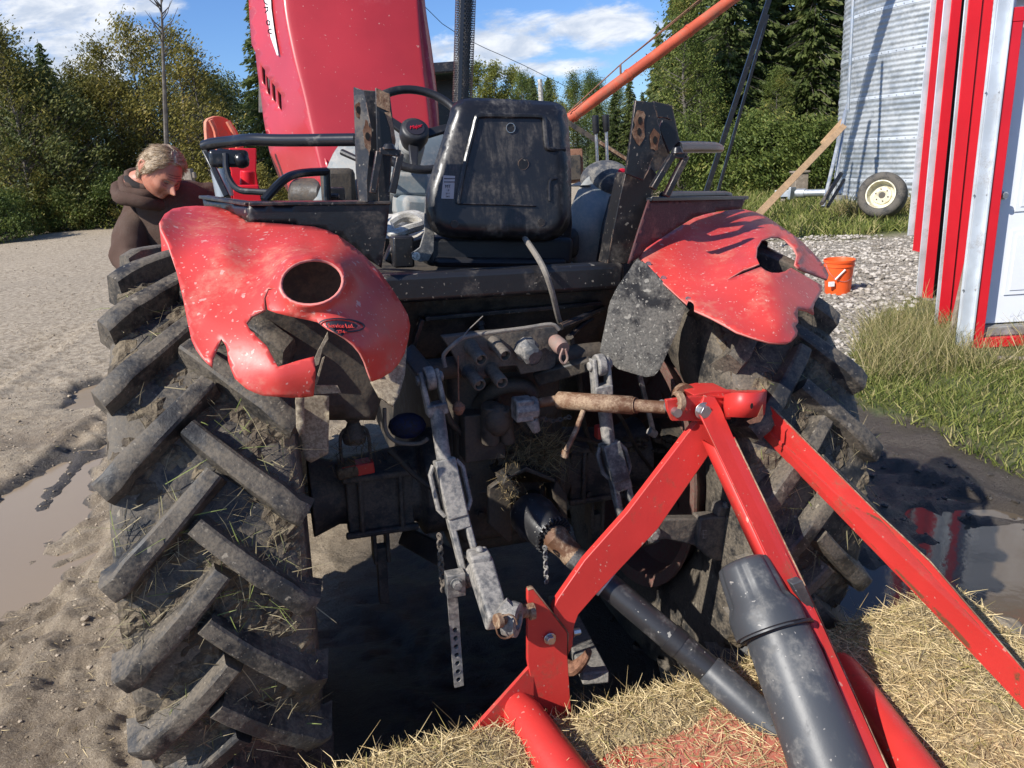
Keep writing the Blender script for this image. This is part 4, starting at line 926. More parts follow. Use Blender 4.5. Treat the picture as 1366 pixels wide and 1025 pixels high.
# lamp socket seen through the right hole
mb = MB(); mb.tube([P(1003,332,-.1), P(1055,358,-.1)], .028, 14); mb.tube([P(1010,352,-.12), P(1036,360,-.12)], .022, 14); mb.build('lamp_socket', m_blk, trac)
# right inner plate
mb = MB(); sheet(mb, [(850,346),(862,352),(881,372),(900,392),(916,408),(905,439),(896,458),(888,476),(881,492),(873,501),(862,503),(854,501),(824,492),(800,469),(808,430),(814,402),(824,382),(834,368)], [], lambda x, y: -.36-(x-800)*.0011, 9); mb.build('inner_fender_plate', m_dusty, trac, solid=.006, bevel=.002)
mb = MB(); sheet(mb, [(865,267),(994,264),(988,279),(955,282),(925,290),(894,309),(861,331),(852,343),(838,352),(851,309)], [], lambda x, y: -.34+(x-852)*.0024, 8); mb.build('inner_fender_side', m_redin, trac, solid=.006)
mb = MB(); mb.tube([P(884,262,-.24), P(905,261,-.18), P(965,260,-.0), P(973,262,.02)], .013, 12); mb.bar(P(866,266,-.31), P(995,264,.02), .02, .012, AZ); mb.build('fender_top_rail', m_blkc, trac, bevel=.002)
mb = MB(); sheet(mb, [(270,263),(300,267),(332,273),(332,297),(318,288),(303,281),(285,278),(272,276)], [], lambda x, y: -.05-(x-270)*.0042, 7); sheet(mb, [(332,273),(520,271),(516,310),(509,358),(487,344),(453,317),(420,304),(375,300),(332,297)], [], const(-.312), 9); mb.build('fender_inner_box', m_blk, trac, solid=.012, off=-1, smooth=20)
mb = MB(); a_, b_, c_ = P(270,263,-.05), P(332,272.5,-.31), P(521,270.5,-.31); mb.bar(a_, b_, .02, .008, AZ); mb.bar(b_, c_, .02, .008, AZ); mb.plate([a_, b_, c_, c_+AY*.16, b_+AY*.2, a_+AY*.16], AZ*-.006); mb.build('fender_top_rail', m_blk, trac, bevel=.002)

# crossbeam and plates between the fenders
mb = MB(); a_, b_ = P(508,385,-.26), P(826,367,-.26); mb.bar(a_, b_, .075, .07, AY); mb.build('rear_crossbeam', m_blk, trac, bevel=.014, seg=4)
mb = MB(); sheet(mb, [(520,402),(820,384),(806,440),(795,470),(640,470),(560,480),(540,470)], [], lambda x, y: -.20+(y-400)*.001, 12); mb.build('rear_bulkhead', m_castd, trac, solid=.008)
mb = MB(); mb.bar(P(566,425,-.21), P(800,404,-.21), .012, .03, AY); mb.bar(P(563,425,-.21), P(545,480,-.2), .012, .03, AY); mb.build('bulkhead_rib', m_blk, trac, bevel=.002)
mb = MB(); mb.tube([P(700,318,-.12), P(722,352,-.31), P(735,385,-.33), P(745,425,-.28), P(750,434,-.25)], .0085, 8, smooth=5); mb.build('belt_strap', m_hose, trac)
mb = MB(); mb.tube([P(748,436,-.3), P(775,425,-.27), P(805,412,-.2)], .011, 8, smooth=4); mb.tube([P(757,452,-.25), P(775,435,-.22), P(790,425,-.2)], .009, 8); mb.build('hydraulic_hose', m_blk, trac)

# rops stubs
def hole_spot(x, y, ly, rx, ry, parent, big=True):
    mb = MB(); c = P(x, y, ly); s_ = (c-CAMP).dot(_f)/FPX
    X_ = AX*s_; Z_ = AZ*s_
    ring = [c-AY*.0012+X_*rx*math.cos(a*.449)*(1+.2*math.sin(a*2.3+x))+Z_*ry*math.sin(a*.449)*(1+.15*math.cos(a*1.7+y)) for a in range(14)]
    mb.plate(ring, -AY*.0006); mb.build('rust_patch', m_rust, parent, smooth=0)
    mb = MB(); mb.plate([c-AY*.0025+X_*3*math.cos(a*.5236)+Z_*5*math.sin(a*.5236) for a in range(12)], -AY*.0006); mb.build('bolt_hole', m_void, parent, smooth=0)
def ppoly(mb, pts, ly, th, lyf=None): mb.plate([P(x, y, lyf(x, y) if lyf else ly) for x, y in pts], AY*th)
mb = MB(); ppoly(mb, [(472,116),(486,121),(496,173),(490,242),(491,270),(479,270),(475,227)], -.33, .01, lambda x, y: -.30-(x-472)*.0014)
ppoly(mb, [(501,117),(520,125),(528,190),(521,215),(520,270),(505,270)], 0, .01, lambda x, y: -.27); ppoly(mb, [(484,120),(520,123),(524,200),(519,270),(486,270)], -.2, .01)
s1 = mb.build('roll_bar_stub', m_blk, trac, bevel=.0015)
mb = MB(); ppoly(mb, [(502,118),(519.5,125.5),(520.5,150),(503,142)], -.272, -.001); ppoly(mb, [(513,150),(521,150),(528,188),(524,196),(520,170)], -.272, -.001); mb.build('rust_patch', m_rust, s1, smooth=0)
hole_spot(478, 147, -.31, 4.5, 10, s1); hole_spot(490, 182, -.331, 5.5, 19, s1)
mb = MB()
for a_, b_ in (((497,258),(506,202)), ((506,202),(534,205)), ((534,205),(523,258))): mb.bar(P(*a_, -.36), P(*b_, -.36), .016, .018, AY)
mb.tube([P(519,200,-.36), P(519,192,-.36)], [.018, .010], 12); mb.build('lamp_bracket', m_blk, trac, bevel=.002)
mb = MB(); lyR = lambda x, y: -.34
ppoly(mb, [(848,134),(872,137),(880,170),(883,183),(868,218),(858,241),(835,232),(839,200)], 0, .01, lyR); ppoly(mb, [(872,135),(897,141),(902,165),(907,188),(899,196),(893,205),(880,172),(884,160),(894,160),(890,158),(877,157)], 0, .01, lambda x, y: -.31)
ppoly(mb, [(874,140),(896,143),(900,192),(880,226),(866,236)], -.24, .01); ppoly(mb, [(835,230),(858,240),(868,222),(876,232),(868,267),(852,308),(836,352),(810,352),(818,308),(827,264)], 0, .06, lambda x, y: -.30+(y-230)*.0002)
s2 = mb.build('roll_bar_stub', m_blk, trac, bevel=.0015); hole_spot(853, 161, -.341, 8, 14, s2); hole_spot(852, 176, -.3405, 9, 16, s2, False); hole_spot(873, 187, -.341, 7, 14, s2)
mb = MB()
for a_, b_ in (((870,252),(897,207)), ((897,207),(915,208)), ((915,208),(888,262))): mb.bar(P(*a_, -.40), P(*b_, -.40), .016, .018, AY)
mb.tube([P(903,205,-.40), P(903,196,-.40)], [.018, .010], 12); mb.build('lamp_bracket', m_blk, trac, bevel=.002)
# hand rails
mb = MB(); mb.tube([P(276,262,.1), P(273,225,.14), P(271,202,.16), P(275,194,.16), P(300,190,.1), P(328,186,.02), P(345,187,-.02), P(475,186.5,-.22)], .0155, 14, smooth=5) if False else None
mb.tube([P(272,196,.16), P(284,192,.14), P(310,189,.08), P(335,186.5,.0), P(380,187.5,-.08), P(476,186.5,-.24)], .0158, 14, smooth=5); mb.build('hand_rail', m_blkc, trac)
mb = MB(); mb.bar(P(274,202,.16), P(304,264,.1), .016, .03, AY); mb.build('rail_leg', m_blkc, trac, bevel=.003)
mb = MB(); mb.tube([P(301,206,.02), P(302,226,.0), P(308,243,-.02), P(320,254,-.04), P(340,256,-.06), P(358,257,-.08)], .0085, 10, smooth=4); mb.tube([P(352,268,-.1), P(368,250,-.08), P(385,236,-.05), P(405,231,.0), P(436,229,.05)], .0115, 10, smooth=4); mb.tube([P(436,226,.05), P(437,268,.05)], .010, 10); mb.build('grab_hoop', m_blkc, trac)
mb = MB(); mb.box(P(306,212,.05), (.10, .06, .045), (AX, AY, AZ)); mb.tube([P(288,206,.05), P(328,210,.05)], .016, 12); mb.ball(P(322,214,.03), .022); lw = mb.build('work_lamp', m_blkc, trac, bevel=.01, seg=3)
mb = MB(); mb.tube([P(903,197,-.3), P(925,196.5,-.22), P(952,197,-.12), P(961,198.5,-.08)], [.0165,.0165,.0165,.012], 14, smooth=5); mb.build('hand_rail', m_blkc, trac)
# a thin grab rod from rail to fender
# seat
SO = [(603,158),(605,147),(612,139),(624,136),(640,135.5),(680,137),(720,139),(740,141),(749,146),(753,156),(756,190),(758,230),(758,270),(757,292),(752,305),(742,314),(725,318),(680,317),(625,316),(600,314),(586,310),(577,300),(573,285),(572,262),(578,238),(590,200)]
SO = sm(SO, 2); SOD = dens(SO, 1.5)
def seatd(x, y):
    e = min(math.hypot((x-p[0]), (y-p[1])) for p in SOD); q = min(1, e/13)
    d = -.05+(y-135)*-.0003-.028*(q*(2-q))
    if 640 < x+(y-160)*.23 < 727 or x < 640: pass
    return d
mb = MB(); sheet(mb, SO, [], seatd, 7); mb.build('seat_back', m_seat, trac, smooth=50, solid=.02, off=0)
stb = bpy.data.objects['seat_back']
mb = MB(); f_ = lambda x, y, o=.004: P(x, y, seatd(x, y)-o-.008)
mb.tube([f_(612,272), f_(612,262), f_(620,220), f_(632,172), f_(635,160), f_(641,154.5), f_(680,154.5), f_(716,155), f_(725,158), f_(727,170), f_(729,192), f_(733,199), f_(753,200)], .0075, 8, smooth=4); mb.tube([f_(612,272), f_(660,273), f_(715,275)], .003, 6); mb.tube([f_(756,238), f_(738,239), f_(733,245), f_(733,268)], .004, 6, smooth=3); mb.build('pressed_ridge', m_seat, stb)
for x, y, r_ in ((681,171,.013), (698,219,.016), (606,299,.011), (722,297,.011)): mb = MB(); c = f_(x, y, .002); mb.tube([c, c-AY*.003], r_, 20); mb.build('plug', m_blk, stb)
mb = MB(); mb.lathe([(.0135,0),(.0135,.003),(.012,.003),(.012,0)], f_(681,171,.004), -AY, 24); mb.build('plug_ring', m_bolt, stb)
tr_ = [P(x, y, seatd(x, y)+.012) for x, y in SO]; mb = MB(); mb.tube(tr_+[tr_[0]], .009, 8); mb.build('edge_piping', m_seat, stb)
c0 = f_(598.5, 240, .003); mb = MB(); lp = [(591.5,234),(607,235),(605,265.5),(588.5,265)]; mb.plate([f_(x, y, .003) for x, y in lp], -AY*.0008); lb = mb.build('label', m_lab, stb, smooth=0)
XD = f_(607,250)-f_(590,250); YD = f_(598,236)-f_(597,262)
for s_, z_, y_ in (('SEAT', .0058, 238.5), ('COMPANY LTD', .0052, 243), ('MT', .0115, 249), ('1 8', .006, 254), ('25 11', .0055, 258.5), ('2012', .0055, 262.5)):
    if s_ in ('SEAT', 'COMPANY LTD'): # unreadable line of print: row of small dashes
        m2 = MB(); n_ = 9
        for k in range(n_): cc = f_(593+k*1.6, y_, .0042); m2.box(cc, (.0024, .0004, .0028), (AX, AY, AZ))
        m2.build('print_line', m_ink, lb, smooth=0) if False else m2.build('print_line', m_ink, stb, smooth=0)
    else: text(s_, z_, m_ink, f_(597.5, y_, .0046), XD, YD, stb, 'label_print', ext=.0003)
mb = MB(); ppoly(mb, [(567,264),(573,262),(578,268),(580,300),(579,335),(572,348),(560,350),(549,343),(549,338),(560,330),(566,310)], -.075, .008); mb.build('seat_hinge_plate', m_link, trac, bevel=.002)
mb = MB(); mb.bolt(P(555,342,-.078), -AY, .009, .012); mb.bolt(P(572,272,-.078), -AY, .004, .006); mb.build('hinge_bolt', m_bolt, trac)
mb = MB(); a_ = P(566,334,-.02); b_ = P(757,334,-.02); mb.bar(a_, b_, .085, .10, AY); mb.bar(P(575,348,-.04), P(750,350,-.04), .03, .09, AY); mb.build('seat_base', m_vinyl, trac, bevel=.02, seg=3)
mb = MB(); mb.box((P(575,320,.2)+P(750,322,.2))/2, (.42, .42, .1), (AX, AY, AZ)); mb.build('seat_cushion', m_vinyl, trac, bevel=.03, seg=3)
mb = MB(); ppoly(mb, [(748,262),(762,266),(764,300),(758,350),(748,350)], -.03, .03); mb.build('seat_side_arm', m_blk, trac, bevel=.004)
mb = MB(); mb.box(P(640,395,.15), (1.3, .5, .05), (AX, AY, AZ)); mb.box(P(600,350,.6), (1.0, .9, .04), (AX, AY, AZ)); mb.build('operator_platform', m_castd, trac, bevel=.01)
mb = MB(); mb.box(P(536,335,.02), (.06,.08,.09), (AX, AY, AZ)); mb.bar(P(522,352,.05), P(536,318,.05), .05, .05, AY); mb.build('seat_bracket', m_blk, trac, bevel=.006)
# console, levers
mb = MB(); sheet(mb, sm([(781,240),(800,232),(835,238),(838,262),(828,310),(812,352),(764,350),(757,320),(760,290),(768,262)], 3), [], lambda x, y: .12-.1*math.exp(-((x-800)/40)**2-((y-300)/60)**2), 8); mb.build('right_console', m_grey, trac, solid=.012)
mb = MB(); ppoly(mb, [(816,262),(830,262),(826,310),(806,350),(798,350),(806,300)], -.02, .02); mb.build('console_shadow', m_blk, trac, bevel=.003)  # black plate drawn in place of the shadow across the console
for x0_, y0_, x1_, y1_ in ((797,222,794,154), (810,216,808,153)):
    lv = MB(); a_, b_ = P(x0_, y0_, .3), P(x1_, y1_, .3); lv.tube([a_, b_], .0055, 8); o = lv.build('lever', m_bolt, trac); lv = MB(); c = a_.lerp(b_, .64); lv.tube([c, c.lerp(b_, .1), b_.lerp(c, .05), b_], [.009, .012, .0115, .008], 14); lv.build('lever_knob', m_vinyl, o)
# steering wheel
sn = (-AY*.78+AZ*.62).normalized(); sc0 = P(553, 176, .42)
mb = MB(); u1 = AX; u2 = sn.cross(u1).normalized(); rs = .172; c1 = P(556,172,.45)
ring = [c1+u1*rs*math.cos(a*math.pi/24)+u2*rs*math.sin(a*math.pi/24) for a in range(49)]; mb.tube(ring, .0145, 12, cap=False); stw = mb.build('steering_wheel', m_vinyl, trac)
mb = MB()
for a in (200, 340, 90): 
    d_ = u1*math.cos(R(a+12))-u2*math.sin(R(a+12)); mb.bar(sc0-sn*.02+d_*.03, c1+d_*rs, .035, .016, sn, w1=.022)
mb.build('spoke', m_vinyl, stw, bevel=.004)
mb = MB(); mb.tube([sc0-sn*.07, sc0-sn*.02, sc0+sn*.012, sc0+sn*.02], [.035, .05, .048, .04], 24); hb = mb.build('hub', m_vinyl, stw, smooth=50)
mb = MB(); mb.tube([sc0+sn*.0202, sc0+sn*.0225], .031, 24); mb.build('badge', m_ink, stw)
text('Major', .019, m_logo, sc0+sn*.0245, u1*.96-u2*.25*(-1 if u2.z > 0 else 1), u2 if u2.z > 0 else -u2, stw, 'badge_lettering', shear=.4)
mb = MB(); mb.tube([sc0-sn*.05, sc0-sn*.3+AY*.05], .045, 16); mb.bar(P(545,230,.55), P(545,262,.55), .13, .1, AY); mb.build('steering_column', m_grey, trac, bevel=.015, seg=3)
mb = MB(); sheet(mb, sm([(405,300),(425,262),(438,225),(450,200),(468,184),(500,176),(560,176),(592,182),(606,205),(612,300)], 3), [], lambda x, y: .95-.25*math.exp(-((x-520)/90)**2-((y-260)/70)**2), 10); mb.build('dashboard', m_grey, trac, solid=.02)
mb = MB(); mb.bar(P(530,275,.5), P(600,280,.5), .08, .25, AY); mb.build('dash_shelf', m_grey, trac, bevel=.02, seg=3)
mb = MB(); mb.tube([P(456,203,.55), P(478,213,.5), P(500,222,.45)], [.011, .010, .006], 10); mb.build('hand_throttle', m_vinyl, trac)
mb = MB(); mb.box(P(448,260,.1), (.05,.04,.04), (AX,AY,AZ)); mb.tube([P(446,270,.1), P(447,250,.1)], .014, 10); mb.tube([P(438,262,.08), P(452,262,.06)], .008, 10); mb.build('trailer_socket', m_blk, trac, bevel=.004)
# rags
rg = MB(); ctrl = []
for i in range(5): ctrl.append([P(505+j*16, 284+i*9+3*math.sin(j*1.7+i), .28-.05*i+.03*math.sin(i*2.1+j)) for j in range(6)])
patch(rg, ctrl, 5, 5); rg.tube([P(518,300,.1), P(535,290,.12), P(552,292,.12), P(562,300,.1), P(545,306,.06), P(525,312,.05), P(518,300,.1)], .012, 8, smooth=4); tag(rg.build('rag', m_cloth, solid=.006), 'dirty white rag lying on the tractor platform left of the seat', 'rag')

# hood
def hp(px, py, ly): return P(px, py, ly)
rows = []
HY = lambda py: 1.15+(260-py)*.0009
for py, xs_ in ((-190,(350,358,368,392,470,520,532,545)),(-100,(342,360,374,392,475,538,550,558)),(0,(334,358,378,392,470,548,556,565)),(70,(340,372,390,404,482,553,562,575)),(130,(345,392,406,416,490,559,570,582)),(190,(362,398,420,428,498,564,576,585)),(250,(388,420,436,440,505,566,578,586)),(300,(420,436,448,452,510,566,578,586))):
    y_ = HY(py); dl_ = (.52,.10,.015,.0,-.012,.0,.015,.10); rows.append([(x, py, y_+q) for x, q in zip(xs_, dl_)])
mb = MB(); patch(mb, [[hp(*q) for q in r[2:8]] for r in rows], 6, 6); mb.build('hood_top', m_hood, trac, smooth=50, solid=.012)
hd_ = bpy.data.objects['hood_top']
side = [(333,-120),(333,0),(334,24),(337,60),(342,70),(345,98),(349,125),(353,160),(361,205),(372,235),(392,266),(425,262),(440,226),(432,205),(418,170),(406,120),(395,60),(385,0),(380,-120)]
def sided(x, y):
    xr = np.interp(y, [-120, 0, 60, 120, 170, 205, 262], [380, 385, 395, 406, 418, 430, 440]); xl = np.interp(y, [-120, 0, 60, 125, 205, 266], [333, 333, 337, 349, 361, 392])
    q = (xr-x)/max(8, xr-xl); return HY(y)+.02+.5*q
vents = [[(x0_-.5, y0_-3), (x0_+5, y0_+4), (x0_+6, y0_+27), (x0_+1.5, y0_+21)] for x0_, y0_ in ((350,90),(356,103),(363.5,112),(371.5,123))]
mb = MB(); sheet(mb, side, vents, sided, 8); mb.build('hood_side', m_hood, trac, smooth=50, solid=.01)
mb = MB(); ppoly(mb, [(345,84),(385,100),(385,150),(345,150)], 0, .004, lambda x, y: sided(x, y)+.04); mb.build('vent_screen', m_cast, trac)
mb = MB(); strip_ = [(378.5,0),(385,0)] ; patch(mb, [[P(x, py, HY(py)-.004+.012) for x in (a_, b_)] for py, a_, b_ in ((0,379,392),(70,390,404),(130,406.5,416),(190,421,428),(250,436,440))], 2, 5) if False else None
mb = MB(); patch(mb, [[P(x, py, HY(py)+.006) for x in (xa, xa+1.6)] for py, xa in ((-100,391),(0,391),(70,403),(130,415),(190,427),(250,439))], 2, 5); patch(mb, [[P(x, py, HY(py)+.004) for x in (xa, xa+1.5)] for py, xa in ((-100,538),(0,547.5),(70,552.5),(130,558.5),(190,563.5))], 2, 5); mb.build('panel_gap', m_ink, hd_, smooth=0, solid=.001)
rt = [(556,-120),(560,-60),(562,0),(570,60),(580,130),(585,180),(588,200),(584,262),(574,262),(574,180),(566,120),(560,60),(552,0),(546,-120)]
mb = MB(); sheet(mb, rt, [], lambda x, y: HY(y)+.03, 8); mb.build('hood_side', m_hood, trac, solid=.01)
# white side stripe with model digits
st_ = [(351,-30),(360,-30),(362,12),(366,42),(371.5,74),(369.5,74),(361,50),(357,25),(353,0)]
mb = MB(); sheet(mb, st_, [], lambda x, y: sided(x, y)-.04, 6); stp = mb.build('side_stripe', m_wh, hd_, smooth=0, solid=.001)
for ch, x_, y_ in (('8', 359.3, 30.5), ('0', 361.5, 42), ('R', 357, 13), ('O', 356, 1), ('J', 355, -12)):
    c = P(x_, y_, sided(x_, y_)-.05); dn_ = P(x_+1.6, y_+8, sided(x_, y_)-.05)-c; rt_ = P(x_+6, y_-1.5, sided(x_, y_)-.05)-c
    text(ch, .046, m_ink, c, dn_, rt_, hd_, 'stripe_lettering', wscale=1.1)
# underneath: engine bay and loader post to the left
mb = MB(); mb.box(P(520,300,1.5), (.5, 1.1, .5), (AX, AY, AZ)); mb.box(P(500,260,1.35), (.42, .5, .3), (AX, AY, AZ)); mb.tube([P(440,262,1.3), P(395,262,1.4)], .08, 14); mb.box(P(452,262,.7), (.12,.1,.2), (AX,AY,AZ)); mb.build('engine', m_castd, trac, bevel=.02)
# exhaust with perforated heat guard
ex = thing('exhaust_stack', '', ''); del ex['label']; del ex['category']; ex.parent = trac
e0, e1 = P(614, 215, 1.0), P(622.5, -40, 1.0); er = pxr(27, P(620,70,1.0)); ed = (e1-e0).normalized(); eL = (e1-e0).length; q1 = AX.cross(ed).normalized(); q0 = q1.cross(ed).normalized()
mb = MB(); nr_, nh = 30, int(eL/.0088)
# perforated sheet: each cell a hexagonal frame
vs = []; fs = []
for i in range(nh):
    for k in range(nr_):
        a = 2*math.pi*(k+(.5 if i % 2 else 0))/nr_; da = math.pi/nr_; z_ = i*eL/nh; dz = eL/nh/2; b0 = len(vs)
        for (r_, ) in ((1.0,), (.60,)):
            for t_ in range(6):
                tt = math.pi/6+t_*math.pi/3; aa = a+da*r_*1.16*math.cos(tt); zz = z_+dz*r_*1.34*math.sin(tt); vs.append(e0+ed*zz+(q0*math.cos(aa)+q1*math.sin(aa))*er)
        for t_ in range(6): fs.append((b0+t_, b0+(t_+1) % 6, b0+6+(t_+1) % 6, b0+6+t_))
mb.add(vs, fs); mb.build('heat_guard', m_blk, ex, smooth=0)
mb = MB(); mb.tube([e0, e1+ed*.3], er*.62, 20); mb.build('pipe', m_castd, ex)
mb = MB(); mb.bar(e0, e1, er*.5, .003, _f) if False else mb.bar(e0-_f*er*.98+ed*.01-AX*er*.2, e1-_f*er*.98-AX*er*.2, er*.35, .004, _f); mb.build('guard_seam', m_blkc, ex)
# loader upright left of the hood
lo = thing('loader_post', '', ''); del lo['label']; del lo['category']; lo.parent = trac
OG = sm([(273,163),(280,157),(290,155),(302,159),(312,170),(319,185),(322,205),(274,205),(274,185)], 2)
mb = MB(); sheet(mb, OG, [], lambda x, y: 1.6+.12*((x-273)/48), 6); mb.build('curved_guard', m_orange, lo, solid=.02, bevel=.004)
mb = MB(); mb.tube([P(281,160,1.57), P(288,176,1.58), P(291,203,1.6)], .012, 6, smooth=3); mb.tube([P(304,162,1.6), P(313,180,1.6), P(318,203,1.6)], .012, 6, smooth=3); mb.build('guard_rib', m_orange, lo)
mb = MB(); ppoly(mb, [(305,198),(342,198),(342,230),(345,248),(340,262),(308,262),(309,250),(308,229),(304,215)], 1.3, .06); ob = mb.build('post_plate', m_shred, lo, bevel=.004)
mb = MB(); ppoly(mb, [(313,232),(337,232),(339,246),(314,246)], 1.298, -.001) if False else None
mb = MB(); ppoly(mb, [(303,225),(312,245),(312,275),(304,275),(300,250)], 1.1, .08); ppoly(mb, [(310,247),(345,247),(352,275),(310,275)], 1.1, .08); mb.tube([P(330,275,1.2), P(330,228,1.2)], .03, 12); mb.build('lower_bracket', m_shred, lo, bevel=.006)
mb = MB(); mb.tube([P(293,225,1.0), P(300,262,1.0)], .035, 12); mb.build('hydraulic_cylinder', m_galv, lo)

# ------------------------------------------------------------------ rear end, hydraulics, three point linkage
mb = MB(); mb.box(TL(.02, .45, .83), (.36, 1.3, .46), (AX, AY, AZ)); mb.box(TL(0, -.18, .86), (.30, .14, .40), (AX, AY, AZ)); mb.box(TL(.0, -.05, 1.12), (.34, .4, .2), (AX, AY, AZ)); mb.box(TL(.0, 1.7, .6), (.3, 1.6, .3), (AX, AY, AZ)); mb.build('transmission_housing', m_castd, trac, bevel=.03, seg=3)
for lx_ in (-1, 1):
    mb = MB(); c = TL(0, 0, .78); mb.tube([c+AX*lx_*.15, c+AX*lx_*.22, c+AX*lx_*.24, c+AX*lx_*.48, c+AX*lx_*.56], [.17, .17, .125, .10, .13], 26)
    mb.box(c+AX*lx_*.36-AY*.09, (.2, .06, .2), (AX, AY, AZ)); mb.box(c+AX*lx_*.36-AY*.13+AZ*.09, (.22, .02, .02), (AX, AY, AZ)); mb.box(c+AX*lx_*.36-AY*.13-AZ*.09, (.22, .02, .02), (AX, AY, AZ)); mb.box(c+AX*(lx_*.36-.06)-AY*.13, (.015, .02, .18), (AX, AY, AZ)); mb.box(c+AX*(lx_*.36+.06)-AY*.13, (.015, .02, .18), (AX, AY, AZ))
    mb.build('axle_housing', m_cast, trac, bevel=.006, smooth=40)
for lx_, s_ in ((-.36, 1), (.38, 1)):
    mb = MB(); c = TL(lx_, -.05, .66); mb.box(c-AZ*.04+AX*.02, (.012, .06, .14), (AX, AY, AZ)); mb.box(c-AZ*.04-AX*.02, (.012, .06, .14), (AX, AY, AZ)); mb.box(c-AZ*.16, (.03, .04, .2), (AX, AY, AZ)); mb.build('axle_bracket', m_cast, trac, bevel=.003)
# red brake/filler block on the left axle
mb = MB(); a_ = P(455,628,-.2); b_ = P(498,620,-.2); mb.bar(a_, b_, .034, .05, AY); mb.build('red_block', m_redm, trac, bevel=.004)
mb = MB(); mb.bar(P(448,630,-.2), P(478,624,-.2), .038, .056, AY); mb.build('mud_crust', m_mudt, trac, bevel=.01); 
mb = MB(); mb.lathe([(0,0),(.03,0),(.034,.02),(.022,.045),(.016,.06),(.028,.075),(.038,.1),(.014,.15),(0,.15)], P(473,590,-.2), AZ, 20); mb.tube([P(456,618,-.2), P(454,585,-.2), P(462,572,-.2), P(485,570,-.2), P(492,585,-.2), P(494,612,-.2)], .005, 6, smooth=3); mb.build('breather_bracket', m_cast, trac)
mb = MB(); mb.ball(P(543,568,-.02), .06, (1, .6, .7)); mb.build('oil_filter', m_blue, trac)
mb = MB(); mb.tube([P(513,545,-.25), P(515,575,-.25), P(530,590,-.27), P(558,592,-.3), P(570,586,-.32)], .0055, 8, smooth=4); mb.tube([P(520,420,-.3), P(525,480,-.35), P(530,530,-.3)], .006, 8, smooth=4); mb.build('hose', m_hose, trac)
# valve block
vb = MB(); ppoly(vb, [(590,450),(640,444),(742,436),(745,440),(741,492),(695,500),(690,488),(664,490),(662,505),(618,505),(606,475)], -.36, .03); vbo = vb.build('valve_plate', m_cast, trac, bevel=.003)
vd = (-AY*.9-AZ*.25+AX*.12).normalized()
for x, y, in ((632,467),(663,462),(630,500),(659,497)):
    mb = MB(); c = P(x-8, y-9, -.34); r_ = .0165; mb.lathe([(r_*1.15,0),(r_*1.2,.03),(r_,.035),(r_*1.05,.07),(r_*1.05,.09),(r_*.9,.094),(r_*.75,.094),(r_*.7,.07),(r_*.4,.07),(r_*.38,.085),(0,.085)], c, vd, 24); mb.build('hydraulic_coupler', m_cast, trac)
mb = MB(); c = P(700,464,-.37); mb.tube([c, c+vd*.02, c+vd*.03, c+vd*.055, c+vd*.06], [.034,.034,.027,.026,.018], 9); mb.build('hex_cap', m_link, trac, smooth=20)
mb = MB(); c = P(737,452,-.38); mb.tube([c, c+vd*.015, c+vd*.045, c+vd*.06], [.012, .02, .022, .019], 18); mb.tube([P(751,465,-.45), P(747,478,-.45), P(752,485,-.45), P(757,478,-.45), P(754,466,-.45)], .0035, 6, smooth=4); mb.build('dust_cap', m_pink, trac)
mb = MB(); mb.tube([P(594,490,-.4), P(592,474,-.4), P(605,460,-.42), P(620,450,-.4), P(655,444,-.4), P(700,438,-.4), P(735,433,-.4), P(746,440,-.4)], .0055, 8, smooth=4); mb.build('pale_cable', m_hose, trac)
mb = MB(); mb.tube([P(611,475,-.4), P(612,540,-.4)], .0022, 6); mb.tube([P(612,536,-.4), P(612,541,-.4), P(612,546,-.4), P(613,553,-.4)], [.006,.016,.017,.008], 12); mb.build('red_dipstick', m_rustd, trac)
mb = MB(); mb.tube([P(609,460,-.42), P(625,440,-.42), P(644,422,-.4)], .0016, 5); mb.build('wire', m_hose, trac)
mb = MB(); mb.tube([P(625,555,-.2), P(660,520,-.3), P(700,515,-.3), P(712,530,-.3)], .022, 12, smooth=4); mb.tube([P(655,540,-.35), P(655,590,-.33)], .028, 12); mb.tube([P(672,545,-.37), P(678,590,-.35)], .02, 12); mb.ball(P(664,560,-.36), .04, (1, .8, 1.2)); mb.box(P(640,575,-.25), (.12,.12,.14), (AX, AY, AZ)); mb.build('hydraulic_fittings', m_castd, trac, bevel=.004)
mb = MB(); mb.bar(P(715,505,-.32), P(790,484,-.42), .045, .03, AY, w1=.036); mb.build('lift_arm', m_castd, trac, bevel=.006)
mb = MB(); mb.bar(P(545,470,-.30), P(570,500,-.44), .045, .03, AY); mb.build('lift_arm', m_castd, trac, bevel=.006)
mb = MB(); mb.tube([P(560,495,-.3), P(800,470,-.3)], .03, 16); mb.build('rockshaft', m_castd, trac)
for pts, r_ in (((( 640,430,-.2),(650,470,-.25),(662,520,-.3),(668,560,-.2)), .009), (((760,450,-.3),(772,500,-.25),(778,560,-.2),(790,600,-.15)), .008), (((585,500,-.3),(600,560,-.28),(640,600,-.25),(650,640,-.2)), .009), (((690,560,-.3),(720,590,-.25),(770,585,-.2),(820,600,-.15)), .007), (((520,600,-.15),(560,640,-.2),(600,660,-.22),(650,655,-.25)), .008), (((800,520,-.3),(830,560,-.25),(850,600,-.2),(880,640,-.15)), .006)):
    mb = MB(); mb.tube([P(*q) for q in pts], r_, 9, smooth=5); c = P(*pts[0]); mb.tube([c, c.lerp(P(*pts[1]), .15)], r_*1.5, 6); mb.build('hydraulic_hose', m_castd, trac)
for k in range(8):
    a = k*math.pi/4; c = TL(0, -.26, .88)+AX*.125*math.cos(a)+AZ*.16*math.sin(a); mb = MB(); mb.bolt(c, -AY, .010, .014); mb.build('housing_bolt', m_castd, trac)
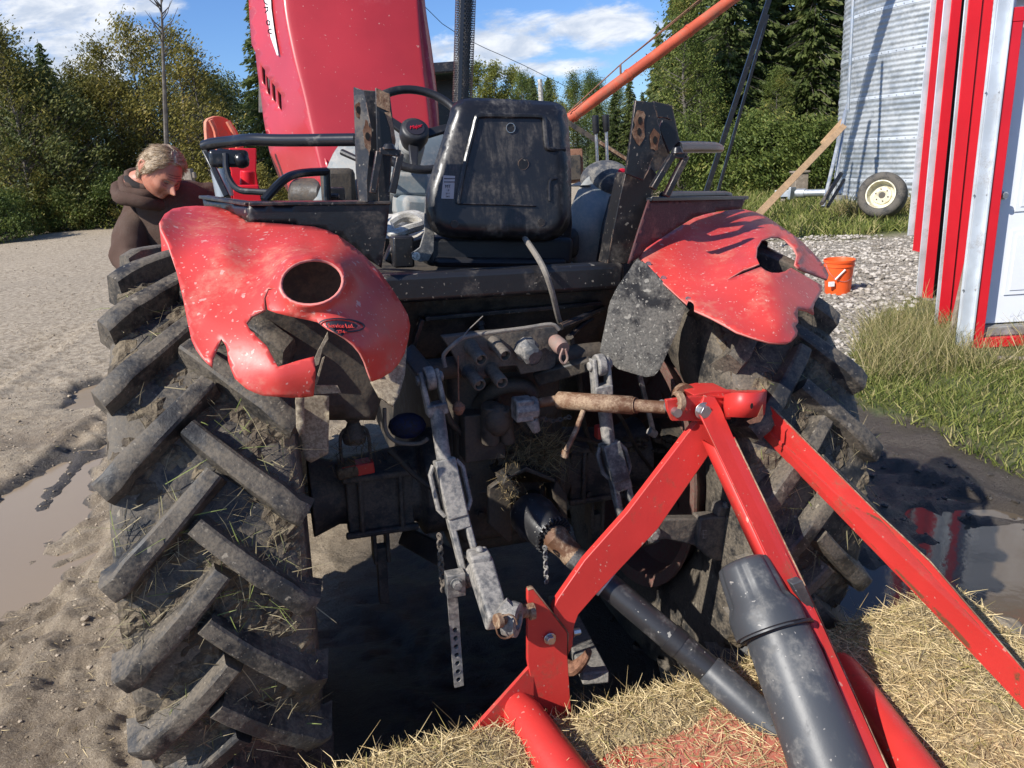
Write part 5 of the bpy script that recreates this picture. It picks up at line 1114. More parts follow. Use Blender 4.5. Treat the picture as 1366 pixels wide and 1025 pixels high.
for lx_ in (-.30, -.42, .32, .44):
    for dz in (.07, -.07): mb = MB(); mb.bolt(TL(lx_, -.12, .78+dz), -AY, .010, .014); mb.build('housing_bolt', m_cast, trac)
# toplink
mb = MB(); tA, tM0, tM1, tB = P(700,541,-.40), P(742,534,-.45), P(884,542,-.62), P(905,545,-.64)

mb.tube([tA.lerp(tM0, .2), tM0], .013, 14); tkb = P(846,541,-.575); mb.tube([tM0, tM0.lerp(tM1, .02), tkb.lerp(tM0, .02), tkb], [.017, .0235, .0235, .019], 20); tl_ = mb.build('top_link', m_rust, trac, smooth=50)
mb = MB(); mb.tube([tkb, P(888,544,-.62)], .0165, 18); mb.lathe([(.018,0),(.026,.006),(.026,.018),(.018,.024)], P(905,536,-.66)-AX*.012, AX, 20); mb.tube([P(846,541,-.575), P(849,541,-.58)], .021, 18); mb.build('link_screw', m_rust, tl_)
mb = MB(); c = P(702,545,-.42); mb.tube([c-AX*.035, c+AX*.03], .03, 10); mb.tube([c-AZ*.03+AX*.015, c-AZ*.07+AX*.03], [.02,.012], 8); mb.box(c-AX*.01, (.05,.05,.06), (AX, AY, AZ)); mb.build('link_clevis', m_link, tl_, bevel=.006)
mb = MB(); mb.tube([P(778,548,-.52), P(768,575,-.54), P(753,606,-.56)], [.0065,.007,.0065], 10); mb.tube([P(755,601,-.56), P(752,610,-.56)], .0095, 10); mb.build('turning_handle', m_rust, tl_)
# chain hint behind top link
def chain(mb, pts, r=.0035, L=.024):
    pts = [V(p) for p in pts]; tot = sum((pts[i+1]-pts[i]).length for i in range(len(pts)-1)); n = int(tot/(L*.62))
    for k in range(n):
        s_ = (k+.5)/n*tot; i = 0
        while i < len(pts)-2 and s_ > (pts[i+1]-pts[i]).length: s_ -= (pts[i+1]-pts[i]).length; i += 1
        d_ = (pts[i+1]-pts[i]).normalized(); c = pts[i]+d_*s_; a = d_.orthogonal().normalized(); a = a if k % 2 else d_.cross(a)
        mb.tube([c+d_*(L/2-.005)*math.cos(t*math.pi/5)*1.0+a*(L*.28)*math.sin(t*math.pi/5) for t in range(11)], r, 5, cap=False)
mb = MB(); chain(mb, [P(710,556,-.38), P(740,562,-.36), P(762,556,-.36)], .003, .02); mb.build('safety_chain', m_cast, trac)
# lift rods
def liftrod(pts, ly0, ly1, name='lift_rod'):
    (x0_, y0_), (x1_, y1_), (x2_, y2_), (x3_, y3_), (x4_, y4_) = pts; L = lambda y: ly0+(ly1-ly0)*(y-y0_)/(y4_-y0_)
    r0 = MB(); q0_, q1_, q2_, q3_, q4_ = [P(x, y, L(y)) for x, y in pts]; d_ = (q1_-q0_).normalized(); sx_ = (AX-d_*AX.dot(d_)).normalized()
    for s_ in (-1, 1): r0.bar(q0_+sx_*s_*.02-d_*.02, q1_+sx_*s_*.02, .012, .036, AY)
    r0.bar(q1_-sx_*.026, q1_+sx_*.026, .03, .036, AY); r0.tube([q0_-sx_*.034, q0_+sx_*.034], .013, 14); r0.tube([q0_-sx_*.012, q0_+sx_*.012], .03, 20)
    rod = r0.build(name, m_link, trac, bevel=.004)
    r1 = MB(); r1.tube([q1_, q2_], [.019, .018], 16); r1.build('threaded_rod', m_link, rod)
    r2 = MB(); d2 = (q3_-q2_).normalized(); r2.bar(q2_, q3_, .052, .045, AY); r2.build('levelling_box', m_link, rod, bevel=.004)
    r3 = MB()
    for s_ in (-1, 1): e = sx_*s_*.036; r3.tube([q2_+e*.8+d2*.01, q2_+e*1.15+d2*.03, q3_+e*1.15-d2*.03, q3_+e*.8-d2*.01], .006, 8)
    r3.build('turning_handle', m_link, rod)
    r4 = MB()
    for s_ in (-1, 1): r4.bar(q3_+sx_*s_*.019-d2*.005, q4_+sx_*s_*.02, .016, .034, AY)
    r4.bar(q3_-d2*.004, q3_+d2*.03, .054, .036, AY); r4.tube([q4_-sx_*.04, q4_+sx_*.04], .013, 12); r4.build('lower_fork', m_link, rod, bevel=.004)
    return rod
liftrod([(573,505),(582,545),(592,612),(610,690),(632,775)], -.46, -.62)
liftrod([(800,487),(803,520),(812,590),(826,640),(840,705)], -.44, -.50)
# left lower link end
b0_, b1_ = P(640,752,-.64), P(664,832,-.80)
mb = MB(); mb.bar(b0_, b1_, .058, .05, AY, w1=.05); mb.bar(P(624,768,-.62), P(646,762,-.64), .045, .05, AY); mb.box(b0_+AZ*.018-AX*.002, (.052,.05,.03), (AX,AY,AZ)); mb.tube([b0_+AZ*.03, b0_+AZ*.045], .01, 10); ll = mb.build('lower_link', m_link, trac, bevel=.007, seg=3)
mb = MB(); c = P(683,826,-.80); mb.lathe([(.022,-.017),(.038,-.015),(.040,0),(.038,.015),(.022,.017),(.018,0)], c, (AX*.8-AY*.6).normalized(), 28, closed=True); mb.bar(P(668,808,-.79), P(678,818,-.80), .04, .03, AY); mb.build('link_ball_end', m_link, ll, smooth=50)
mb = MB(); mb.tube([P(668,828,-.83), P(705,815,-.73)], .012, 14); mb.tube([P(662,829,-.835), P(668,827.5,-.832)], .016, 12); rg_ = P(676,836,-.84); mb.tube([rg_+AX*.024*math.cos(a*.45)+AZ*.03*math.sin(a*.45) for a in range(13)], .0022, 6); mb.build('hitch_pin', m_rust, ll)
mb = MB(); mb.box(P(607,778,-.64), (.045,.03,.06), (AX,AY,AZ)); mb.bolt(P(609,779,-.66), -AY, .012, .015); mb.build('stabiliser_eye', m_link, ll, bevel=.006)
# stabiliser strap with holes
a_, b_ = P(603,790,-.62), P(612,915,-.60); d_ = (b_-a_).normalized(); sx_ = (AX-d_*AX.dot(d_)).normalized(); nn = d_.cross(sx_); Ls = (b_-a_).length; mb = MB(); W2 = .0125; hs = [(.38+.09*k)*Ls for k in range(7)]
vs2 = [(-W2, 0), (W2, 0), (W2, Ls), (-W2, Ls)]; hl = [[(.0065*math.cos(t*math.pi/5), h+.0075*math.sin(t*math.pi/5)) for t in range(10)] for h in hs]
sheet(mb, [(p[0]*1000, p[1]*1000) for p in vs2], [[(p[0]*1000, p[1]*1000) for p in h] for h in hl], const(0), 9, to3=lambda x, y, _: a_+sx_*(x/1000)+d_*(y/1000)); mb.build('perforated_strap', m_link, trac, solid=.008, smooth=0)
mb = MB(); chain(mb, [P(586,712,-.58), P(588,750,-.58), P(592,790,-.6)], .0035, .024); mb.build('check_chain', m_cast, trac)
mb = MB(); mb.bar(P(540,715,-.05), P(635,765,-.6), .03, .06, AY); mb.bar(P(560,640,.3), P(612,760,-.55), .02, .05, AX) if False else None; mb.build('lower_link_arm', m_castd, trac, bevel=.006)
# right lower link
mb = MB(); ppoly(mb, [(935,692),(995,687),(1003,692),(1016,716),(1012,748),(955,749),(942,742),(931,732),(931,716)], -.60, .045); ppoly(mb, [(870,693),(932,692),(940,697),(940,732),(890,720),(868,722),(862,708)], -.585, .03); ppoly(mb, [(961,676),(980,671),(985,688),(957,690)], -.60, .04); rl = mb.build('lower_link', m_cast, trac, bevel=.005)
mb = MB(); c = P(869,711,-.59); mb.lathe([(.008,0),(.022,0),(.022,.02),(.008,.024)], c+AY*.01, -AY, 20); mb.bolt(c-AY*.01, -AY, .011, .012); mb.build('link_bolt', m_link, rl); mb = MB(); mb.bolt(P(968,676,-.602), AZ, .008, .012); mb.build('link_bolt', m_link, rl); mb = MB(); mb.ball(P(1004,741,-.615), .018); mb.build('link_pin', m_link, rl)
for x_, y_ in ((937.5,711), (940.5,711), (943.5,711)):
    pass
mb = MB(); 
for (xa, ya, xb, yb) in ((937,708,943,708),(937,713,943,713),(937,718,943,718),(938,708,938,718)): mb.bar(P(xa, ya, -.6012), P(xb, yb, -.6012), .0012, .0006, AY)
mb.build('cast_mark', m_link, rl, smooth=0)
mb = MB(); mb.bar(P(858,720,-.2), P(872,712,-.56), .05, .025, AX); mb.build('lower_link_arm', m_cast, trac, bevel=.004)
mb = MB(); mb.bar(P(853,500,-.38), P(872,578,-.35), .012, .01, AY); mb.tube([P(866,575,-.36), P(874,580,-.36)], .012, 8); mb.build('sway_rod', m_link, trac)
mb = MB(); mb.box(P(802,576,-.3), (.035,.03,.04), (AX,AY,AZ)); mb.build('red_spacer', m_redm, trac, bevel=.004)
mb = MB()
for k in range(26): mb.ball(P(random.uniform(835,905), random.uniform(583,602), -.12), random.uniform(.008, .02), (1,1,.7), 6)
mb.build('mud_crust', m_mudt, trac)
# pto shield and guard
mb = MB(); ppoly(mb, [(652,652),(668,640),(682,652),(684,722),(678,725),(652,700)], -.36, .02); mb.plate([P(668,640,-.36), P(702,622,-.36), P(742,640,-.34), P(742,640,-.34)+AY*.2, P(702,622,-.36)+AY*.2, P(668,640,-.36)+AY*.2], AZ*-.012); ppoly(mb, [(742,640),(757,660),(758,705),(748,690),(738,655)], -.34, .15); ppoly(mb, [(676,634),(694,655),(690,668),(680,660),(670,648)], -.40, .05); mb.build('pto_shield', m_castd, trac, bevel=.004)
mb = MB(); mb.tube([P(710,660,-.2), P(712,680,-.38)], .03, 18); mb.build('pto_stub', m_castd, trac)
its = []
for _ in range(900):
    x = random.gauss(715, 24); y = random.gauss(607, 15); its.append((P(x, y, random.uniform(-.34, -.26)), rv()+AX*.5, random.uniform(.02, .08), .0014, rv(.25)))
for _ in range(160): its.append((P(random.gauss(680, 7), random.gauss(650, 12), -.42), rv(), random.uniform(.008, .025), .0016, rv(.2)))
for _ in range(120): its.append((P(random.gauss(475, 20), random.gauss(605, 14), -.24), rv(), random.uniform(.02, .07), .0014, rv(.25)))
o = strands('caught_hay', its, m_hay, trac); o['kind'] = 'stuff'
mb = MB(); ppoly(mb, [(664,612),(700,600),(742,612),(748,640),(702,624),(668,642)], -.28, .04); mb.build('hay_crust', m_mudt, trac)
# drawbar under the pto
mb = MB(); mb.bar(P(745,800,.0), P(795,905,-.62), .075, .035, AZ); mb.build('drawbar', m_link, trac, bevel=.005)
mb = MB(); mb.tube([P(752,888,-.6), P(765,892,-.62), P(779,880,-.64), P(786,868,-.65)], [.022,.02,.014,.008], 10, smooth=4); mb.build('drawbar_hook', m_rustd, trac)
mb = MB(); mb.tube([P(510,700,1.9), P(700,700,1.9)], .07, 12); mb.build('front_axle', m_castd, trac)
for lx_ in (-.62, .62):
    fw = thing('front_wheel', '', ''); del fw['label']; del fw['category']; fw.parent = trac; c = TL(lx_, 2.0, .5)
    mb = MB(); mb.lathe([(.26,-.12),(.40,-.15),(.49,-.13),(.52,-.06),(.52,.06),(.49,.13),(.40,.15),(.26,.12)], c, AX, 40, closed=True)
    for k in range(32): a = k*2*math.pi/32; d_ = AY*math.cos(a)+AZ*math.sin(a); mb.bar(c+d_*.525+AX*.0, c+(AY*math.cos(a+.12)+AZ*math.sin(a+.12))*.52+AX*(.12 if k % 2 else -.12), .03, .03, d_)
    mb.build('tyre', m_rubdry, fw); mb = MB(); mb.tube([c-AX*.1, c+AX*.1], .27, 28); mb.build('rim', m_rim, fw)

# cap on the console
cp = thing('baseball_cap', 'dark faded baseball cap with a red patch lying on the right console', 'cap', P(808,238,.12))
mb = MB(); c = P(808,240,.12); mb.ball(c, 1, (.082, .09, .062), 28, (AX, AY, AZ)); mb.build('crown', PM('faded_black_cloth', (.045,.05,.06), .9, dirt=(.22,.2,.17), damt=.45, dscale=14, bumps=.5), cp)
mb = MB(); mb.plate([c+AX*(-.07+.02*0)+AY*.06+AZ*-.01]+[c+AX*(-.08-.06*math.sin(a*math.pi/8))+AY*(.06-.12*a/8)+AZ*-.02 for a in range(9)], AZ*.004); mb.build('brim', m_vinyl, cp)
mb = MB(); mb.ball(P(830,229,.04), 1, (.016, .004, .010), 14, (AX, AY, AZ)); mb.build('patch', m_logo, cp)
# ------------------------------------------------------------------ mower behind the tractor
mw = thing('mower', 'red rotary mower with an A-frame hitch and a hay-covered deck', 'mower', TL(.35, -1.2, 0))
RM = m_redm
def flatbar(mb, pts, w_, th, nrm=AY):
    for i in range(len(pts)-1): mb.bar(pts[i], pts[i+1], w_, th, nrm)
def wpoly(mb, pts, lyf, off): mb.plate([P(x, y, lyf(x, y)) for x, y in pts], off)
# left leg: one bent flat bar, outlined
mb = MB(); wpoly(mb, [(927,566),(942,552),(958,556),(962,580),(955,594),(877,707),(793,796),(772,820),(766,836),(764,862),(757,876),(752,842),(739,826),(738,812),(744,800),(780,748),(837,684)], lambda x, y: -.655-.075*max(0, min(1, (y-560)/300)), AY*.02); mb.build('a_frame_leg', RM, mw, bevel=.002)
mb = MB(); wpoly(mb, [(889,534),(925,529),(948,530),(952,562),(897,562),(891,548)], lambda x, y: -.665, AY*.012); wpoly(mb, [(925,527),(950,522),(975,522),(975,560),(948,560)], lambda x, y: -.655, AY*.08); tb = mb.build('top_bracket', RM, mw, bevel=.002)
mb = MB(); c = P(990, 540, -.70); ctrl = []
pts_ = [(968,527,-.66),(980,524,-.72),(1000,524,-.745),(1016,523,-.73),(1021,521,-.66),(1014,518,-.58),(985,517,-.56)]
for dz in (0, 1): ctrl.append([P(x, y+ (0), l) - AZ*(.062*dz) for x, y, l in pts_])
patch(mb, ctrl, 5, 1); mb.build('hitch_collar', RM, mw, solid=.009)
mb = MB(); mb.plate([P(x, y, l)-AZ*.004 for x, y, l in pts_]+[P(945,521,-.56), P(945,527,-.66)], -AZ*.006); mb.build('collar_top_plate', RM, mw, bevel=.001)
mb = MB(); mb.bolt(P(937.5,548,-.676), -AY, .0165, .017); mb.bolt(P(733.5,852,-.742), -AY, .0115, .012); mb.bolt(P(764,844,-.72), AX, .009, .02); mb.build('hex_bolts', m_bolt, mw, bevel=.001)
mb = MB(); c = P(898.5,548,-.66); mb.tube([c+AY*.06, c-AY*.022], .0115, 16); mb.build('top_pin', m_bolt, mw)
mb = MB(); c = P(912,527,-.60); mb.lathe([(.012,-.008),(.03,-.008),(.03,.008),(.012,.008)], c, AY, 24, closed=True); mb.build('top_link_eye', m_rust, mw)
for x, y in ((1002, 541.5),):
    mb = MB(); c = P(x, y, -.751); mb.plate([c+AX*.004*math.cos(a*.5236)+AZ*.0075*math.sin(a*.5236)-AY*.002 for a in range(12)], -AY*.0006); mb.build('collar_hole', m_void, mw, smooth=0)
mb = MB(); wpoly(mb, [(996,562),(1010,556),(1017,540),(1018,556),(1014,563),(1000,566)], lambda x, y: -.76, -AY*.001); mb.build('worn_patch', m_rustd, mw)
# middle brace: angle section running back to the deck
M0, M1, M2 = P(947,540,-.668), P(1055,772,-.93), P(1168,1040,-1.27)
dm = (M2-M1).normalized(); side = dm.cross(AY).normalized()
def lerpx(y, pts): return np.interp(y, [p[1] for p in pts], [p[0] for p in pts])
mdl = lambda x, y: -.668-.262*max(0, (y-540)/232) if y < 772 else -.93-.34*(y-772)/268
mb = MB(); wpoly(mb, [(932,550),(940,528),(954,530),(962,545),(979,584),(1070,775),(1112,868),(1192,1045),(1170,1045),(1100,868),(1039,775),(955,598)], mdl, AY*.008)
mb.build('rear_brace', RM, mw, bevel=.0015)
mb = MB(); e_ = [(979,584),(1070,775),(1112,868),(1192,1045)]; q_ = [P(x, y, mdl(x, y)) for x, y in e_]; vs = q_+[p+AY*.06 for p in q_]; mb.add(vs, [(i, i+1, i+5, i+4) for i in range(3)])
e_ = [(958,600),(1041,780),(1102,872),(1172,1045)]; q_ = [P(x, y, mdl(x, y))+AY*.009 for x, y in e_]; mb.add(q_+[p+AY*.06-AX*.0 for p in q_], [(i, i+1, i+5, i+4) for i in range(3)]); mb.build('brace_flange', m_redin if False else RM, mw, solid=.006)
mb = MB(); e_ = [(980,585),(1071,775),(1113,868),(1192,1042)]; mb.tube([P(x, y, mdl(x, y)-.0005) for x, y in e_], .0022, 5); mb.build('rusty_edge', m_rust, mw)
# second front leg to the right lower link
mb = MB(); l2 = lambda x, y: -.60-.03*(y-560)/200
wpoly(mb, [(985,560),(1006,560),(1012,590),(1068,690),(1080,732),(1078,775),(1066,782),(1058,745),(1000,610)], l2, AY*.012); mb.build('a_frame_leg', RM, mw, bevel=.002)
mb = MB(); e_ = [(1004,562),(1012,590),(1068,690),(1080,732),(1079,775)]; q_ = [P(x, y, l2(x, y)) for x, y in e_]; mb.add(q_+[p-AY*.03 for p in q_], [(i, i+1, i+6, i+5) for i in range(4)]); mb.build('leg_flange', RM, mw, solid=.006)
mb = MB(); mb.ball(P(1047,700,-.635), .014, (1,.6,1.2)); mb.build('leg_bolt', m_redm, mw)
# right brace
rd = lambda x, y: -.655-.60*max(0, (x-1015)/350)
mb = MB(); wpoly(mb, [(1010,560),(1014,536),(1024,538),(1165,680),(1240,749),(1366,895),(1460,1003),(1460,1055),(1366,943),(1240,810),(1016,580)], rd, AY*.012); mb.build('rear_brace', RM, mw, bevel=.002)
mb = MB(); e_ = [(1024,538),(1165,680),(1240,749),(1366,895),(1460,1003)]; mb.tube([P(x, y, rd(x, y)+.004) for x, y in e_], .003, 5); mb.build('rusty_edge', m_rust, mw)
mb = MB(); c = P(1214,761,rd(1214,761)); mb.plate([c+AX*.0065*math.cos(a*.5236)+AZ*.0065*math.sin(a*.5236)-AY*.0015 for a in range(12)], -AY*.0006); mb.build('brace_hole', m_void, mw, smooth=0)
# clevis plate, gusset, deck beams
pl = lambda x, y: -.725-.0002*(y-788)
mb = MB(); wpoly(mb, [(704,788),(711,786),(752,838),(757,845),(757,874),(762,950),(764,1040),(725,1000),(712,930),(704,882)], pl, AY*.014); mb.build('hitch_plate', RM, mw, bevel=.0015)
mb = MB(); e_ = [(704,787.5),(711,785.5),(753,838),(758,845),(757.5,874)]; q_ = [P(x, y, pl(x, y)) for x, y in e_]; mb.add([p-AY*.001 for p in q_]+[p+AY*.015+AX*.002 for p in q_], [(i, i+1, i+6, i+5) for i in range(4)]); mb.build('worn_plate_edge', m_rust, mw, solid=.0015)
mb = MB(); a_, b_, c_, d_ = P(719,877,-.73), P(628,978,-.80), P(690,985,-.80), P(720,930,-.74); mb.plate([a_, b_, c_, d_], AY*.008-AX*.004); mb.plate([a_, b_, b_+AX*.012+AY*.02, a_+AX*.012+AY*.02], -AZ*.004); mb.build('gusset', RM, mw, bevel=.001)
mb = MB(); c = P(712,815,-.74); mb.lathe([(.01,0),(.02,0),(.02,.012),(.014,.014)], c, -AX, 16); mb.tube([P(700,815,-.735), P(712,814,-.735)], .017, 14); mb.build('pin_bush', m_rust, mw)
b0_, b1_ = P(700,958,-.80), P(772,1062,-1.02); mb = MB(); mb.tube([b0_-(b1_-b0_)*.25, b0_, b1_, b1_+(b1_-b0_)*4], [.035, .048, .055, .055], 22); mb.build('deck_beam', RM, mw)
b0_, b1_ = G(1128,895,.44), G(1225,1030,.46); mb = MB(); mb.tube([b0_-(b1_-b0_)*.1, b0_, b1_, b1_+(b1_-b0_)*2.2], [.03, .038, .042, .042], 22); mb.build('deck_beam', RM, mw)
# deck
DZ = .40
def dk(lx, ly): # deck height, gently crowned, rolled front edge
    z = DZ+.02*math.cos(lx*1.4); f = (-.74-ly)
    if f < .12: z -= .10*(1-f/.12)**2
    return z
mb = MB(); nx_, ny_ = 40, 40; vs = []
def DP(lx, ly, z):
    p = V((TO.x, TO.y, 0)) + V((math.cos(TH), math.sin(TH), 0))*lx + AY*ly; p.z = z; return p
for j in range(ny_+1):
    for i in range(nx_+1): lx_ = -.62+1.82*i/nx_; ly_ = -.74-2.0*(j/ny_)**1.5; vs.append(DP(lx_, ly_, dk(lx_, ly_)))
W_ = nx_+1; fs = [(j*W_+i, j*W_+i+1, (j+1)*W_+i+1, (j+1)*W_+i) for j in range(ny_) for i in range(nx_)]; mb.add(vs, fs)
fr_ = [vs[i] for i in range(W_)]; mb.add(fr_+[p-V((0,0,.14)) for p in fr_], [(i, i+1, W_+i+1, W_+i) for i in range(nx_)]); mb.build('deck', PM('dusty_deck_red', (.5, .03, .025), .5, dirt=(.42, .2, .13), damt=.6, dscale=9, specks=(.55,.42,.25), spamt=.6), mw, solid=.006)
for lx_ in (-.61, 1.195):
    mb = MB(); mb.plate([DP(lx_, -.76, .16), DP(lx_, -.76, .30), DP(lx_, -.9, .395), DP(lx_, -2.7, .395), DP(lx_, -2.7, .16)], V((.008,0,0))); mb.build('deck_side', RM, mw)
# PTO drive shaft
ps = thing('drive_shaft', 'black guarded PTO drive shaft running from the tractor to the mower', 'drive shaft', P(760,740,-.6))
s0, s1_, s2_, s3_ = P(706,684,-.44), P(737,714,-.545), P(945,893,-.86), P(1075,1012,-1.06)
mb = MB(); dsh = (s1_-s0).normalized(); r0_ = pxr(60, s0); mb.tube([s0-dsh*.02, s0, s0+dsh*.03, s1_-dsh*.01, s1_], [r0_*.8, r0_*.98, r0_*1.02, r0_*.86, r0_*.8], 30); bell = mb.build('guard_bell', m_shaft, ps, smooth=50)
mb = MB(); q1 = dsh.orthogonal().normalized(); q2 = dsh.cross(q1)
for k in range(26): a = k*2*math.pi/26; e = q1*math.cos(a)+q2*math.sin(a); mb.bar(s1_-dsh*.004+e*r0_*.55, s1_+dsh*.004+e*r0_*.88, .004, .012, dsh)
mb.tube([s1_, s1_+dsh*.008], r0_*.58, 24); mb.build('bell_teeth', m_shaft, ps)
mb = MB(); s1b = P(765,742,-.59); mb.tube([s1_, s1_+dsh*.012, s1_.lerp(s1b, .6), s1b], [r0_*.55, r0_*.6, r0_*.5, pxr(33, s1b)], 24); mb.build('guard_collar', m_rust, ps)
mb = MB(); mb.tube([s1b, s2_], [pxr(33, s1b), pxr(38, s2_)], 28); tbo = mb.build('guard_tube', m_shaft, ps)
mb = MB(); a_, b_ = s1b.lerp(s2_, .72), s1b.lerp(s2_, .80); mb.tube([a_, b_], pxr(38, a_)+.0012, 28); mb.build('black_band', m_vinyl, ps)
mb = MB(); a_, b_ = s1b.lerp(s2_, .24), s1b.lerp(s2_, .262); mb.tube([a_, b_], pxr(38, a_)+.001, 28); mb.build('white_ring', m_wh, ps)
mb = MB(); mb.tube([s2_, s2_.lerp(s3_, .02), s3_, s3_+(s3_-s2_)*.4], [pxr(40, s2_), pxr(43, s2_), pxr(50, s3_), pxr(50, s3_)], 28); mb.build('outer_guard_tube', m_grin, ps)
mb = MB(); chain(mb, [P(727,728,-.60), P(729,779,-.60)], .0028, .021); mb.build('guard_chain', m_link, ps)
# canister
cn = thing('canister', 'dark grey plastic tube canister with a ribbed cap strapped to the mower frame', 'canister', P(1040,860,-1.0))
k0, k1, k2, k3 = P(993,757,-.87), P(1029,828,-.96), P(1037,844,-.98), P(1112,1035,-1.21)
dc = (k3-k0).normalized(); r_top, r_mid, r_b0, r_b1 = pxr(72, k0), pxr(96, k1), pxr(86, k2), pxr(106, k3)
prof = [(r_b1*.9, 0), (r_b1, .012), (r_b0, (k3-k2).length)]
mb = MB(); mb.tube([k3+dc*.05, k3+dc*.03, k3, k2], [r_b1*.85, r_b1, r_b1, r_b0], 40); mb.build('body', m_grin, cn, smooth=60)
mb = MB(); N = 60; L1 = (k2-k0).length; q1 = dc.orthogonal().normalized(); q2 = dc.cross(q1)
prf = [(0,-.012),(r_top*.78,-.012),(r_top*.95,-.006),(r_top,.006),(r_top*1.06, L1*.30),(r_top*1.10,L1*.52),(r_mid*.98,L1*.66),(r_mid,L1*.74),(r_mid*1.0,L1*.96),(r_mid*.93,L1*.97),(r_b0*1.02,L1*.975),(r_b0*1.02,L1*1.0)]
vs = []
for k in range(N):
    a = 2*math.pi*k/N
    for j, (r_, h) in enumerate(prf):
        g = 1-(.06 if (k % 10) in (0, 1) and 2 <= j <= 5 else 0); vs.append(k0+dc*h+(q1*math.cos(a)+q2*math.sin(a))*r_*g)
m_n = len(prf); mb.add(vs, [(k*m_n+j, ((k+1) % N)*m_n+j, ((k+1) % N)*m_n+j+1, k*m_n+j+1) for k in range(N) for j in range(m_n-1)]); mb.build('cap', m_grin, cn, smooth=50)
mb = MB(); mb.tube([k2-dc*.004, k2+dc*.004], r_mid*1.03, 40); mb.build('seal_ring', m_vinyl, cn, bevel=.002)
mb = MB(); wpoly(mb, [(1057,780),(1071,775),(1099,836),(1097,842),(1092,848),(1070,848),(1070,843),(1086,840),(1087,835)], lambda x, y: -.985, AY*.022); mb.build('strap_bracket', m_grin, cn, bevel=.002)
# hay on the deck
def hayh(lx, ly):
    n = noise.noise(V((lx*2.2, ly*2.2, 3)))*.035+noise.noise(V((lx*7, ly*7, 1)))*.012
    a = .028*ss(-.02, -.25, lx)*1.3 + .05*ss(.62, .95, lx)
    mid = -.02 if -.02 < lx < .62 else 0
    fr = .03*ss(-1.02, -.85, ly)
    return n*.85+a+mid+fr+.008*noise.noise(V((lx*19, ly*19, 6)))+.004
m_hayb, t, b = nt('hay_mat'); c = tc(t); n_1 = nz(t, tc(t, 'Object', (1, 1, 1)), 60, 6, .7, 1.5); n_2 = nz(t, c, 6, 3)
lk(t, mixc(t, ramp(t, n_1, .35, .65), mixc(t, ramp(t, n_2, .3, .7), (.17,.12,.06), (.26,.2,.10)), (.56,.44,.25)), b.inputs['Base Color']); b.inputs['Roughness'].default_value = .9; bump(t, b, n_1, 1, .015)
mb = MB(); nx_, ny_ = 150, 110; vs = []
for j in range(ny_+1):
    for i in range(nx_+1): lx_ = -.62+1.81*i/nx_; ly_ = -.745-1.2*j/ny_; vs.append(DP(lx_, ly_, dk(lx_, ly_)+hayh(lx_, ly_)+.006*noise.noise(V((lx_*30, ly_*30, 0)))))
W_ = nx_+1; mb.add(vs, [(j*W_+i, j*W_+i+1, (j+1)*W_+i+1, (j+1)*W_+i) for j in range(ny_) for i in range(nx_)]); o = mb.build('hay', m_hayb, smooth=0); tag(o, 'layer of dry chopped hay spread over the mower deck', 'hay', kind='stuff')
its = []
while len(its) < 60000:
    lx_ = random.uniform(-.62, 1.19); ly_ = -.74-1.15*random.random(); h = hayh(lx_, ly_)
    if h < -.012 and random.random() < .35: continue
    tl = V((random.gauss(0, 1), random.gauss(0, 1), random.gauss(.08, .22)))
    its.append((DP(lx_, ly_, dk(lx_, ly_)+max(0, h)+random.uniform(0, .012)), tl, random.choice((random.uniform(.005, .02), random.uniform(.012, .045), random.uniform(.018, .06))), random.uniform(.0007, .0022), rv(.28)-AZ*.1))
for _ in range(2600):
    lx_ = random.uniform(-.6, 1.18); ly_ = -.75-1.1*random.random(); its.append((DP(lx_, ly_, dk(lx_, ly_)+max(0, hayh(lx_, ly_))+.006), V((random.gauss(0, 1), random.gauss(0, 1), random.uniform(0, .45))), random.uniform(.04, .11), random.uniform(.0012, .003), rv(.4)-AZ*.25))
for _ in range(500):
    lx_ = random.uniform(-.6, 1.15); its.append((DP(lx_, -.745, dk(lx_, -.745)+.02), V((random.gauss(0, .7), random.uniform(-.2, 1), random.uniform(-.3, .7))), random.uniform(.04, .13), .002, rv(.25)))
o = strands('loose_straw', its, m_straw); tag(o, 'loose straws scattered over the hay on the mower deck', 'hay', kind='stuff')

# ------------------------------------------------------------------ the man
PY = 3.35
def W3(px, py, Y=PY): return WY(px, py, Y)
hc = W3(215, 230, PY-.12)
foot = V((hc.x+.02, PY+.02, 0)); man = thing('person', 'grey-haired man in a brown hoodie leaning over and looking down behind the left rear wheel', 'person', foot)
m_skin, t, b = nt('skin'); c = tc(t); n_ = nz(t, c, 22, 5); lk(t, mixc(t, ramp(t, n_, .3, .7), (.40, .145, .09), (.52, .23, .15)), b.inputs['Base Color']); b.inputs['Roughness'].default_value = .5; b.inputs['Subsurface Weight'].default_value = .08; bump(t, b, nz(t, c, 120, 4), .25, .003)
m_hood2 = PM('brown_hoodie_cloth', (.085, .052, .040), .92, dirt=(.10, .07, .055), damt=.4, dscale=5, bumps=.6, bscale=240, var=.12, spec=.2)
m_dk = PM('dark_collar_cloth', (.02, .016, .015), .95); m_jean = PM('dark_work_trousers', (.035, .04, .055), .9, bumps=.3); m_boot = PM('brown_work_boot', (.09, .05, .03), .6, dirt=(.2, .16, .11), damt=.5)
